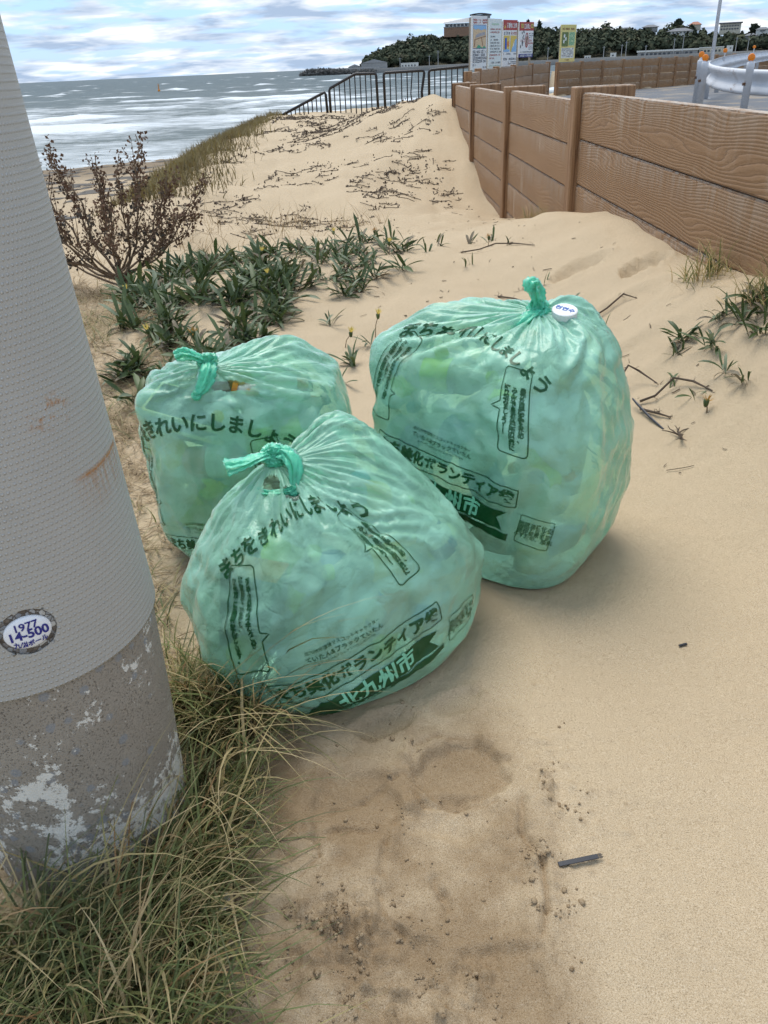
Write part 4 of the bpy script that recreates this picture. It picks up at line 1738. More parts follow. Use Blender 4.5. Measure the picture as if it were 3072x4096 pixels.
def fill_bags():
    # front bag
    t = empty('drink_carton')
    t.matrix_world = Matrix.Translation((-.285, 1.205, .235)) @ Euler((R(-8), R(6), R(-14))).to_matrix().to_4x4()
    tag(t, 'dark navy drink carton with orange top edge, seen through the front bag', 'carton')
    MB().box(-.055, .055, -.035, .035, -.085, .075, ch=.003).obj('carton_body', M_NAVY, t)
    MB().box(-.057, .057, -.037, .037, .075, .083, ch=.002).obj('carton_rim', M_ORANGE, t)
    v, f = txt_mesh('BLACK', .032, spread=.0006)
    mobj('lettering', [(-x, -.0365, -.035 - y) for x, y in v], f, M_LWHITE, t)
    g = tag(empty('aerosol_can'), 'yellow-green can end under the navy carton in the front bag', 'can')
    g.matrix_world = axis_matrix((-.270, 1.19, .135), (-.25, -.85, .2))
    MB().lathe([(.036, -.09), (.036, .028), (.030, .034), (.028, .030), (.001, .030)], 24).obj('can_body', M_CAPG, g, True)
    bottle('clear bottle lying under the torn opening of the front bag', (-.215, 1.335, .375), (-.9, -.25, .12), .23, .034, M_PET, None, None)
    bottle('clear bottle with a yellow-green ring in the middle of the front bag', (-.15, 1.23, .26), (.25, -.3, .9), .21, .033, M_PET, M_CAPG, M_CAPG)
    bottle('pale milky bottle low in the front bag', (-.16, 1.20, .14), (-.35, -.2, -.9), .22, .036, M_PET, M_CAPW, M_LWHITE)
    bottle('clear ribbed bottle at the right side of the front bag', (.10, 1.37, .15), (.45, .5, .7), .25, .040, M_PET, M_CAPW, None)
    bottle('clear bottle high in the front bag on the right', (-.02, 1.42, .33), (.6, .5, -.4), .22, .036, M_PET, M_CAPG, M_LYEL)
    # right bag
    bottle('bottle with a dark blue label in the right bag, behind the title print', (.214, 1.625, .275), (-.35, -.15, .9), .23, .042, M_PET, M_CAPB, M_LBLUE,
           text=('NESCAFE', .026, -.01, M_LWHITE), roll=R(150))
    bottle('upright bottle with a blue cap and yellowed body, low in the right bag', (.345, 1.575, .165), (.02, .06, 1), .245, .040, M_PET_Y, M_CAPB, M_LYEL,
           text=('BOSS', .036, -.035, M_LWHITE), roll=R(-8))
    q = bottle('bottle with a white lettered cap poking up beside the knot of the right bag', (.425, 1.775, .500), (.0, -.25, 1), .23, .062, M_PET, M_CAPW, None)
    q['free'] = 1
    v, f = txt_mesh('천연수', .017, spread=.0004)
    mobj('cap_lettering', [(x * .8 + y * .6, y * .8 - x * .6, .23 * .502 + .0008) for x, y in v], f, M_LBLUE, q)
    bottle('blue plastic bottle lying on the bottom of the right bag', (.43, 1.66, .06), (.8, .4, .1), .17, .032, M_LBLUE, M_CAPB, None)
    bottle('large clear bottle at the right side of the right bag', (.47, 1.80, .28), (.1, .1, 1), .30, .05, M_PET, M_CAPW, M_LWHITE)
    bottle('clear bottle behind the speech balloon of the right bag', (.30, 1.72, .42), (.7, -.3, .5), .25, .042, M_PET, M_CAPW, None)
    bottle('clear bottle in the upper left of the right bag', (.14, 1.84, .46), (.8, -.4, .1), .26, .045, M_PET, M_CAPW, None)
    # left bag
    t = empty('striped_sandal')
    t.matrix_world = Matrix.Translation((-.49, 1.75, .43)) @ Euler((R(12), R(14), R(-12))).to_matrix().to_4x4()
    tag(t, 'navy thing with cream stripes at the upper left of the back left bag', 'sandal')
    MB().box(-.085, .115, -.06, .06, -.075, .0, ch=.012).obj('sole', M_NAVY, t)
    for z in (-.012, -.045):
        MB().box(-.0865, .1165, -.0615, .0615, z - .007, z + .006, ch=.002).obj('stripe', M_CREAM, t)
    b = tag(empty('plastic_ball', (-.372, 1.735, .385)), 'small yellow ball behind the headline of the back left bag', 'ball')
    MB().lathe([(.034 * math.sin(a) + .0003, -.034 * math.cos(a)) for a in np.linspace(0, math.pi, 14)], 20).obj('ball_shell', M_LYEL, b, True)
    bottle('yellowish bottle slanting behind the headline of the back left bag', (-.30, 1.765, .40), (.3, -.1, -.9), .19, .03, M_PET_Y, M_LYEL, None)
    bottle('clear dirty bottle under the torn opening of the back left bag', (-.36, 1.79, .47), (.85, .2, .12), .22, .036, M_PET, None, None)
    bottle('bottle whose round cap presses the film of the back left bag', (-.215, 1.82, .42), (.1, -.62, .55), .22, .06, M_PET, M_CAPW, None)
    bottle('clear bottle in the middle of the back left bag', (-.33, 1.76, .24), (.5, .1, .8), .24, .04, M_PET, M_CAPW, M_LWHITE)
    # loose clear bottles that fill the bags
    bpy.context.view_layer.update()
    special = [Vector(o.matrix_world.translation) for o in COL.objects if o.parent is None and o.get('category') in ('carton', 'can', 'sandal', 'ball')]
    special += [Vector((.214, 1.61, .275)), Vector((.345, 1.55, .165)), Vector((-.15, 1.18, .26)), Vector((-.16, 1.17, .14))]
    g = np.random.default_rng(4)
    for (sp, z0, z1, lab) in ((SPEC_FRONT, .06, .30, 'clear empty bottle loose inside the front bag'),
                              (SPEC_RIGHT, .07, .48, 'clear empty bottle loose inside the right bag'),
                              (SPEC_LEFT, .07, .38, 'clear empty bottle loose inside the back left bag')):
        cr, sr = math.cos(R(sp['rot'])), math.sin(R(sp['rot']))
        bg = {'front': BAG_F, 'right': BAG_R}.get(lab.split()[-2], BAG_L)
        for k in range(22):                                   # pressed against the front of the film
            s_, t_ = np.array([g.uniform(-.36, .36)]), np.array([g.uniform(.05, bg.t_sh - bg.t_base + .05)])
            pp = bg.at(s_, t_, 0.0)[0]
            if any((Vector(pp) - q_).length < .135 for q_ in special):
                continue
            p2, p3 = bg.at(s_ + .02, t_, 0.0)[0], bg.at(s_, t_ + .02, 0.0)[0]
            du, dv = Vector(p2 - pp).normalized(), Vector(p3 - pp).normalized()
            nn = du.cross(dv).normalized()
            aa = g.uniform(0, 6.28)
            rr = g.uniform(.028, .040)
            bottle(lab.replace('loose inside', 'pressed against the film of').replace('clear empty', 'pale'), Vector(pp) - nn * (rr + .012), du * math.cos(aa) + dv * math.sin(aa), g.uniform(.15, .22), rr,
                   M_PETW if g.random() < .85 else M_PET, [M_CAPW, M_CAPW, M_CAPB, M_ORANGE, M_CAPG][int(g.integers(0, 5))],
                   [M_LWHITE, M_LBLUE, M_LYEL, M_REDB, M_CAPG, M_LWHITE, None][int(g.integers(0, 7))], group=lab.replace('clear empty bottle loose inside', 'bottles pressed against the film of'))
        for k in range(9):
            a, q = g.uniform(0, 6.28), math.sqrt(g.uniform(.02, 1)) * .56
            lx, ly = sp['a'] * q * math.cos(a), sp['b'] * q * math.sin(a)
            d = Vector(g.normal(size=3))
            bottle(lab, (sp['c'][0] + lx * cr - ly * sr, sp['c'][1] + lx * sr + ly * cr, z0 + (z1 - z0) * (k + .5) / 9), d, g.uniform(.19, .26), g.uniform(.04, .05), M_PETW,
                   [M_CAPW, M_CAPW, M_CAPB, M_ORANGE, None][int(g.integers(0, 5))], [M_LWHITE, M_LWHITE, M_LBLUE, M_LYEL, M_REDB, M_CAPG, None, None][int(g.integers(0, 8))], group=lab.replace('clear empty bottle', 'bottles'))


build_contents()


# ================================================================== PLANTS AND LITTER ON THE SAND
def ribbons(n, base, L, w, head, a0, bend, curl, seg=6, floor=None, fold=0.0):
    """n curved blades as tapering ribbons; all arguments arrays of length n"""
    t = np.linspace(0, 1, seg + 1)
    P = np.zeros((n, seg + 1, 3))
    P[:, 0] = base
    for k in range(1, seg + 1):
        m_ = (t[k] + t[k - 1]) / 2
        a = a0 + bend * m_ ** 1.4
        h = head + curl * m_
        st = (L / seg)[:, None] * np.stack([np.sin(a) * np.cos(h), np.sin(a) * np.sin(h), np.cos(a)], -1)
        P[:, k] = P[:, k - 1] + st
    if floor is not None:
        P[:, 1:, 2] = np.maximum(P[:, 1:, 2], floor[:, None] + .004 + .01 * t[1:][None] * RNG.random((n, 1)))
    side = np.stack([-np.sin(head), np.cos(head), np.zeros(n)], -1)
    prof = np.clip(1.25 - t ** 1.5 * 1.2, .06, 1) * np.minimum(1, .5 + t * 3)
    off = side[:, None, :] * (w[:, None, None] * .5) * prof[None, :, None]
    V = np.stack([P - off, P + off], 2).reshape(-1, 3)
    b = np.arange(n)[:, None] * (seg + 1) * 2 + np.arange(seg)[None] * 2
    F = np.stack([b, b + 1, b + 3, b + 2], -1).reshape(-1, 4)
    return V, F


def blade_mat(name, stops, trans=.3, rough=.55):
    m = Mat(name)
    c = m.ramp(m.attr('tone'), stops)
    g = m.N('ShaderNodeNewGeometry').outputs['Position']
    c = m.mix(m.math('MULTIPLY', m.noise(g, 60, 2, .5), .35), c, (.34, .26, .13))
    p = m.bsdf(c, rough, spec=.3)
    t = m.N('ShaderNodeBsdfTranslucent')
    m.L(c, t.inputs[0])
    s = m.N('ShaderNodeMixShader')
    s.inputs[0].default_value = trans
    m.L(p, s.inputs[1])
    m.L(t.outputs[0], s.inputs[2])
    return m.end(s.outputs[0])


M_GRASS = blade_mat('grass_blades', [(0.0, (.045, .080, .030)), (.28, (.105, .165, .055)), (.46, (.19, .235, .075)), (.58, (.44, .36, .16)), (.85, (.60, .48, .27)), (1.0, (.36, .20, .09))])
M_STRAW = blade_mat('straw', [(0.0, (.10, .065, .035)), (.4, (.28, .19, .10)), (.75, (.44, .33, .19)), (1.0, (.20, .19, .06))])
M_DUNE = blade_mat('dune_grass_blades', [(0.0, (.05, .04, .015)), (.5, (.13, .10, .035)), (1.0, (.20, .17, .05))])


def grass_obj(name, V, F, n, seg, tone, mat, label, cat):
    me = mesh_data(name, V, F, mat, True)
    vattr(me, 'tone', np.repeat(tone, (seg + 1) * 2))
    o = link_obj(name, me)
    return tag(o, label, cat, kind='stuff')


def in_poly(x, y, poly):
    c = np.zeros(x.shape, bool)
    j = len(poly) - 1
    for i in range(len(poly)):
        xi, yi = poly[i]
        xj, yj = poly[j]
        cond = ((yi > y) != (yj > y)) & (x < (xj - xi) * (y - yi) / (yj - yi + 1e-12) + xi)
        c ^= cond
        j = i
    return c


def scatter(n, poly, dens=None):
    xs = [p[0] for p in poly]
    ys = [p[1] for p in poly]
    X, Y = np.zeros(0), np.zeros(0)
    while len(X) < n:
        x = RNG.uniform(min(xs), max(xs), n * 3)
        y = RNG.uniform(min(ys), max(ys), n * 3)
        k = in_poly(x, y, poly)
        if dens is not None:
            k &= RNG.random(len(x)) < dens(x, y)
        X, Y = np.concatenate([X, x[k]]), np.concatenate([Y, y[k]])
    return X[:n], Y[:n]


def build_long_grass():
    poly = [(-.47, 1.34), (-.36, 1.28), (-.27, 1.18), (-.255, 1.03), (-.25, .90), (-.275, .78), (-.285, .66), (-.27, .50), (-.75, .45), (-.80, .80), (-.62, .70), (-.46, .76), (-.37, .90), (-.36, 1.05), (-.46, 1.20)]
    n = 5200
    x, y = scatter(n, poly, lambda a, b: np.clip(.55 + 1.2 * fbm(a * 9, b * 9, 2), .12, 1))
    keep = np.hypot(x - POLE_C.x, y - POLE_C.y) > POLE_R0 - .022
    x, y = x[keep], y[keep]
    n = len(x)
    z = ground_z(x, y) + micro_z(x, y)[0]
    L = RNG.uniform(.12, .36, n) * np.clip(.7 + .8 * fbm(x * 6, y * 6, 2), .5, 1.4)
    w = RNG.uniform(.0022, .0058, n)
    # tussocks: blades lean away from their clump and mostly down-slope to the right and the front
    head = R(-40) + 1.25 * RNG.normal(size=n) + .8 * fbm(x * 7, y * 7, 2)
    a0 = np.abs(RNG.normal(.55, .32, n))
    bend = RNG.uniform(.4, 1.6, n)
    curl = RNG.normal(0, .8, n)
    tone = np.clip(RNG.beta(1.1, 1.25, n) + .35 * fbm(x * 8 + 5, y * 8, 2), 0, 1)
    V, F = ribbons(n, np.stack([x, y, z - .01], -1), L, w, head, a0, bend, curl, 7, z)
    o = grass_obj('long_grass', V, F, n, 7, tone, M_GRASS, 'long green and straw coloured grass round the foot of the utility pole', 'grass')
    # a few long wisps arching over the front bag and across the pole
    B = []
    for (px, py, h, Lw, aa, bb, cc, tn) in ((-.40, 1.15, .15, .42, .5, 1.0, .1, .8), (-.38, 1.13, .3, .46, .45, 1.05, -.2, .9), (-.41, 1.10, .05, .50, .55, .9, .1, .75),
                                          (-.36, 1.08, -.1, .40, .7, 1.2, .2, .85), (-.40, 1.05, -.3, .44, .6, 1.3, .3, .78), (-.35, 1.02, -.5, .38, .5, 1.5, .3, .7),
                                          (-.33, .95, -.6, .34, .7, 1.2, -.4, .8), (-.45, .72, .6, .40, .3, 1.5, .6, .5), (-.36, .88, 2.6, .36, .5, 1.2, .5, .85), (-.40, .80, 2.3, .34, .4, 1.0, -.3, .5)):
        for q in range(3):
            B.append((px + RNG.normal() * .02, py + RNG.normal() * .02, h + RNG.normal() * .2, Lw * RNG.uniform(.8, 1.15), aa, bb + RNG.normal() * .2, cc + RNG.normal() * .3, min(1, tn + RNG.normal() * .05)))
    B = np.array(B)
    n = len(B)
    z = ground_z(B[:, 0], B[:, 1])
    V, F = ribbons(n, np.stack([B[:, 0], B[:, 1], z], -1), B[:, 3], np.full(n, .0022), B[:, 2], B[:, 4], B[:, 5], B[:, 6], 10, z)
    grass_obj('grass_wisps', V, F, n, 10, B[:, 7], M_GRASS, 'long dry grass stalks arching over the front of the nearest bag', 'grass')
    # matted dead grass under it and along the strip between the pole and the back bag
    poly2 = [(-.30, .55), (-.26, .80), (-.26, 1.05), (-.36, 1.22), (-.50, 1.45), (-.52, 1.75), (-.62, 2.1), (-.72, 2.6), (-.85, 3.4), (-1.0, 3.6), (-1.25, 4.3), (-1.9, 5.2), (-2.0, 3.5), (-1.2, 2.0), (-.75, 1.2), (-.85, .55)]
    n = 11000
    x, y = scatter(n, poly2, lambda a, b: np.clip(.5 + 1.0 * fbm(a * 4, b * 4, 3), .05, 1))
    z = ground_z(x, y) + micro_z(x, y)[0] * sstep(5.5, 3.2, y)
    head = RNG.uniform(0, 6.283, n)
    L = RNG.uniform(.03, .13, n)
    tone = np.clip(RNG.beta(1.6, 1.6, n) + .25 * fbm(x * 5, y * 5, 2), 0, 1)
    V, F = ribbons(n, np.stack([x, y, z + RNG.uniform(0, .012, n)], -1), L, RNG.uniform(.0018, .0045, n), head, RNG.uniform(1.1, 1.6, n), RNG.uniform(-.3, .5, n), RNG.normal(0, .9, n), 4, z)
    grass_obj('dead_grass_litter', V, F, n, 4, tone, M_STRAW, 'matted dead grass on the sand between the pole and the bags', 'litter')
    # green shoots in that strip
    n = 1500
    x, y = scatter(n, poly2[3:-1], lambda a, b: np.clip(.25 + 1.6 * fbm(a * 3 + 9, b * 3, 2), .0, 1))
    z = ground_z(x, y)
    V, F = ribbons(n, np.stack([x, y, z], -1), RNG.uniform(.05, .16, n), RNG.uniform(.002, .004, n), RNG.uniform(0, 6.283, n), RNG.uniform(.4, 1.2, n), RNG.uniform(.3, 1.3, n), RNG.normal(0, .8, n), 5, z)
    grass_obj('green_grass_strip', V, F, n, 5, np.clip(RNG.beta(1.4, 1.8, n), 0, 1), M_GRASS, 'thin green grass coming through the litter beside the back left bag', 'grass')


build_long_grass()

# ------------------------------------------------------------------ gazanias
M_GLEAF = leaf_mat('gazania_leaf', (.028, .056, .018), (.110, .150, .052), 26, .18, .45)
M_GDRY = leaf_mat('gazania_dry_leaf', (.10, .075, .045), (.28, .24, .17), 26, .15, .7)
M_STEM = plain('plant_stem', (.13, .085, .04), .7)
M_PETAL = leaf_mat('gazania_petal', (.62, .50, .10), (.78, .62, .20), 40, .4)
M_FLDRY = leaf_mat('withered_petal', (.30, .14, .03), (.50, .28, .06), 40, .3)


def strap_leaf(L, w, arch, twist, mat, seg=5):
    """a folded strap-shaped leaf growing along +X, arching"""
    V, F = [], []
    for k in range(seg + 1):
        t = k / seg
        a = R(50) - arch * t
        if k == 0:
            p = Vector((0, 0, 0))
        else:
            p = p + Vector((math.cos(a), 0, math.sin(a))) * (L / seg)
        ww = w * .5 * (.28 + 1.9 * t * (1 - t) ** .55 + .0) * (1.0 if k < seg else .0) + .0004
        tw = twist * t
        sd = Vector((0, math.cos(tw), math.sin(tw)))
        up = Vector((-math.sin(a), 0, math.cos(a)))
        V += [p - sd * ww + up * ww * .35, p, p + sd * ww + up * ww * .35]
    for k in range(seg):
        b = k * 3
        F += [(b, b + 1, b + 4, b + 3), (b + 1, b + 2, b + 5, b + 4)]
    return mesh_data('leaf', V, F, mat, True)


LEAVES = [strap_leaf(RNG.uniform(.075, .13), RNG.uniform(.009, .0145), RNG.uniform(.2, 1.3), RNG.normal() * .5, M_GLEAF) for _ in range(9)]
M_GPALE = leaf_mat('gazania_pale_leaf', (.10, .14, .07), (.26, .30, .20), 26, .25, .5)
LEAVES += [strap_leaf(RNG.uniform(.07, .12), RNG.uniform(.009, .014), RNG.uniform(.2, 1.3), RNG.normal() * .5, M_GPALE) for _ in range(2)]
LEAVES_DRY = [strap_leaf(RNG.uniform(.06, .10), RNG.uniform(.009, .014), RNG.uniform(.8, 1.9), RNG.normal() * .9, M_GDRY) for _ in range(4)]


def flower_mesh(mat, dry=False):
    mb = MB()
    for k in range(14):
        a = 2 * math.pi * k / 14 + RNG.normal() * .08
        el = RNG.uniform(.9, 1.35) if not dry else RNG.uniform(.2, 1.3)
        L, w = (.030, .0048) if not dry else (.024, .0035)
        d = Vector((math.cos(a) * math.cos(el), math.sin(a) * math.cos(el), math.sin(el)))
        s = Vector((-math.sin(a), math.cos(a), 0)) * w * .5
        b = d * .006
        mb.add([b - s * .6, b + s * .6, b + d * L * .6 + s, b + d * L, b + d * L * .6 - s], [(0, 1, 2, 3, 4)])
    return mb.data('petals', mat)


FL = [flower_mesh(M_PETAL), flower_mesh(M_FLDRY, True)]
CUP = MB().lathe([(.002, -.016), (.006, -.012), (.0085, -.002), (.0088, .008)], 10).data('calyx', M_GLEAF, True)


def gazania(x, y, n, label, group, size=1.0, upright=False, dry=.12, sink=0.0):
    z = gz(x, y)
    root = empty('gazania_plant', (x, y, z - .008 - sink), RNG.uniform(0, 6.28))
    tag(root, label, 'plant', group)
    for k in range(n):
        d = RNG.random() < dry
        me = (LEAVES_DRY if d else LEAVES)[RNG.integers(0, 4 if d else 11)]
        o = link_obj('leaf', me, root)
        o.location = (RNG.normal() * .012 * size, RNG.normal() * .012 * size, RNG.uniform(0, .02))
        tip = RNG.uniform(-.5, .35) if not upright else RNG.uniform(-.9, -.15)
        o.rotation_euler = (RNG.normal() * .35, tip, RNG.uniform(0, 6.283))
        o.scale = (size * RNG.uniform(.75, 1.2),) * 3
    return root


def gazania_flower(x, y, h, label, dry=False, lean=(0, 0)):
    z = gz(x, y)
    root = tag(empty('gazania_flower', (x, y, z)), label, 'flower')
    top = Vector((lean[0], lean[1], h))
    MB().tube([(0, 0, -.01), (lean[0] * .3, lean[1] * .3, h * .55), top * .96], [.0022, .0018, .0018], 6).obj('stem', M_STEM, root)
    o = link_obj('calyx', CUP, root)
    o.location = top
    o = link_obj('petals', FL[1 if dry else 0], root)
    o.location = top
    o.rotation_euler = (RNG.normal() * .2, RNG.normal() * .2, 0)


def build_gazanias():
    G1 = 'gazania plants of the dense mat behind the back left bag'
    poly = [(-1.50, 4.9), (-1.30, 4.1), (-1.12, 3.3), (-1.0, 2.85), (-.72, 2.65), (-.48, 2.95), (-.42, 3.6), (-.45, 4.4), (-.62, 5.0), (-.72, 5.5), (-1.05, 5.3)]
    x, y = scatter(125, poly)
    for a, b in zip(x, y):
        gazania(a, b, int(RNG.integers(14, 20)), 'dark green gazania rosette in the dense mat behind the back left bag', G1, RNG.uniform(1.15, 1.6), dry=.16)
    G2 = 'gazania plants of the looser clump up the sand'
    poly = [(-.55, 4.2), (-.30, 3.9), (-.05, 4.0), (.18, 4.2), (.26, 4.8), (.15, 5.2), (-.20, 5.5), (-.60, 5.6), (-.66, 4.9)]
    x, y = scatter(54, poly)
    for a, b in zip(x, y):
        gazania(a, b, int(RNG.integers(9, 14)), 'gazania rosette in the looser clump right of the dense mat', G2, RNG.uniform(1.05, 1.5), dry=.24)
    for (a, b, n, s, lab) in ((-.105, 3.20, 14, 1.0, 'small gazania rosette alone on the sand between the two back bags'), (-.02, 3.46, 7, .8, 'few gazania leaves under the pale yellow flower between the back bags'),
                              (-.15, 2.98, 8, .9, 'small gazania tuft right behind the back left bag'), (-.22, 3.72, 9, .9, 'gazania tuft between the mat and the lone rosette')):
        gazania(a, b, n, lab, 'small gazanias behind the bags', s)
    G3 = 'half buried gazania leaves along the crest'
    for (a, b) in ((.137, 5.6), (.25, 5.2), (.41, 4.94), (.32, 4.76), (.16, 4.93), (.60, 5.0), (.73, 5.04), (.79, 4.72), (-.26, 5.49), (.52, 4.46), (.42, 5.3), (-.05, 5.5)):
        gazania(a, b, int(RNG.integers(3, 7)), 'upright gazania leaves half buried on the crest below the fence', G3, RNG.uniform(.8, 1.05), True, .3, .015)
    G4 = 'gazania plants in the corner by the fence'
    for (a, b, n, s) in ((1.062, 2.635, 16, 1.0), (1.10, 2.50, 15, 1.0), (1.192, 2.521, 16, 1.1), (1.27, 2.60, 16, 1.15), (1.20, 2.40, 15, 1.1), (1.25, 2.48, 14, 1.1), (1.02, 2.58, 10, .8), (1.17, 2.62, 14, 1.0), (1.30, 2.40, 12, 1.1),
                         (1.08, 2.33, 9, .9), (1.10, 2.22, 8, .85), (.99, 2.30, 5, .7), (1.12, 2.10, 5, .7)):
        gazania(a, b, n, 'gazania rosette at the right edge below the near fence', G4, s * .9, dry=.22)
    for (a, b, lab) in ((.884, 3.488, 'single dark leaf standing in the sand behind the knot of the right bag'), (.894, 3.057, 'lone gazania leaves right of the tall bag'), (.95, 2.42, 'flat gazania leaf beside the dry twigs at the right'), (.849, 3.93, 'lone leaf on the slope below the fence')):
        gazania(a, b, 2, lab, None, .8, True, .1)
    FLW = ((-.238, 5.41, .07, 'yellow gazania flower at the top of the slope', False), (.098, 4.75, .07, 'yellow gazania flower on the loose clump', False), (-.655, 4.64, .12, 'pale yellow gazania flower at the back of the mat', False),
           (-.555, 4.18, .10, 'orange yellow gazania flower right of the mat', False), (-1.257, 4.02, .10, 'pale gazania flower at the left of the mat', False), (-.004, 3.55, .10, 'tall pale yellow gazania flower between the two back bags', False),
           (-.142, 3.45, .06, 'half closed yellow flower left of the tall pale one', False), (-.806, 3.30, .10, 'orange closed gazania flower above the left bag', True), (-.98, 3.34, .09, 'closed pale flower left of the orange one', False),
           (.02, 5.3, .05, 'withered flower on the crest', True), (.70, 4.9, .05, 'withered hanging flower head near the fence post', True), (.99, 2.20, .03, 'withered orange flower head on the sand at the right', True))
    for (a, b, h, lab, d) in FLW:
        gazania_flower(a, b, h, lab, d, (RNG.normal() * .012, RNG.normal() * .012))


build_gazanias()


# ------------------------------------------------------------------ brown shrub
M_BARK = plain('shrub_bark', (.17, .115, .07), .85, var=.3, scale=60)
M_SEED = leaf_mat('dried_brown_leaves', (.075, .042, .026), (.19, .105, .06), 30, .15, .8)
M_CURL = leaf_mat('curled_grey_leaves', (.035, .028, .022), (.12, .095, .07), 30, .15, .8)


def build_shrub():
    b = Vector((-1.506, 4.816, gz(-1.506, 4.816)))
    root = tag(empty('brown_shrub', b), 'dried reddish brown shrub standing on the sand right of the pole', 'shrub')
    MB().tube([(0, 0, -.05), (.01, 0, .03), (-.005, .01, .08)], [.016, .014, .010], 8).obj('trunk', M_BARK, root, True)
    tips = [(-.42, .0, .93), (-.56, .1, .72), (-.66, -.05, .52), (-.52, -.15, .80), (-.30, .2, .74), (-.18, -.1, .80), (-.05, .15, .70), (.10, .0, .72), (.20, .2, .80), (.24, -.1, .76),
            (.36, .1, .60), (.52, .0, .58), (.40, -.2, .44), (-.62, .2, .36), (-.48, -.25, .40), (.05, -.3, .50), (-.2, -.3, .52), (-.10, .35, .60), (.28, .3, .50), (.44, .15, .36)]
    rnd = random.Random(5)
    for (tx, ty, tz) in tips:
        mb, lf, cf = MB(), MB(), MB()
        st = Vector((rnd.gauss(0, .02), rnd.gauss(0, .02), rnd.uniform(.0, .10)))
        tx *= 1.12
        tp = Vector((tx, ty, tz * 1.03))
        out = Vector((tx, ty, 0))
        mid = st.lerp(tp, .45) + out * .22 - Vector((0, 0, tz * .10))
        pts = []
        for k in range(9):
            t = k / 8
            p = st * (1 - t) ** 2 + mid * 2 * t * (1 - t) + tp * t * t
            pts.append(p + Vector((rnd.gauss(0, .017), rnd.gauss(0, .017), rnd.gauss(0, .013))) * min(1, t * 3))
        mb.tube(pts, [.0058 * (1 - t / 9) + .0016 for t in range(9)], 6)

        def cluster(p, n, s, coll):
            for _ in range(n):
                q = p + Vector((rnd.gauss(0, 1), rnd.gauss(0, 1), rnd.gauss(0, 1))) * s * .55
                d = Vector((rnd.gauss(0, 1), rnd.gauss(0, 1), rnd.gauss(.4, 1))).normalized()
                e = d.orthogonal().normalized()
                f = d.cross(e)
                l, w = s * rnd.uniform(.6, 1.2), s * rnd.uniform(.25, .5)
                coll.add([q, q + d * l * .5 + e * w + f * w * .4, q + d * l, q + d * l * .5 - e * w + f * w * .4], [(0, 1, 2), (0, 2, 3)])
        for k in range(3, 9):
            for _ in range(3 if k < 8 else 0):
                i = pts[k].lerp(pts[k - 1], rnd.random())
                d = (pts[k] - pts[k - 1]).normalized() * .8 + Vector((rnd.gauss(0, .6), rnd.gauss(0, .6), rnd.uniform(-.1, .9)))
                d.normalize()
                L = rnd.uniform(.07, .20) * (1.15 - k * .07)
                q = [i, i + d * L * .5 + Vector((0, 0, .012)), i + d * L + Vector((0, 0, .035))]
                mb.tube(q, [.0026, .0020, .0012], 5)
                for s_ in range(int(rnd.uniform(2, 6))):
                    t = .35 + .65 * rnd.random()
                    cluster(q[0].lerp(q[2], t), 3, .016, lf)
                if rnd.random() < .25:
                    cluster(q[1], 4, .026, cf)
        for s_ in range(12):
            t = .62 + .38 * s_ / 11
            p = st * (1 - t) ** 2 + mid * 2 * t * (1 - t) + tp * t * t
            cluster(p, 5, .024, lf)
        for s_ in range(2):
            cluster(pts[2].lerp(pts[5], rnd.random()), 4, .028, cf)
        br = mb.obj('branch', M_BARK, root)
        tag(lf.obj('dried_leaves', M_SEED, br), kind='stuff')
        tag(cf.obj('curled_leaves', M_CURL, br), kind='stuff')


build_shrub()


# ------------------------------------------------------------------ creeping stems, dune grass, seaweed
M_TWIG = plain('dry_twig', (.075, .052, .034), .85, var=.35, scale=25)


def twig_path(p, head, L, k=6, wob=.35):
    pts = []
    x, y = p
    for i in range(k + 1):
        z = gz(x, y)
        pts.append((x, y, z + .004 + abs(RNG.normal()) * .006 * (L / .3)))
        head += RNG.normal() * wob
        x += math.cos(head) * L / k
        y += math.sin(head) * L / k
    return pts


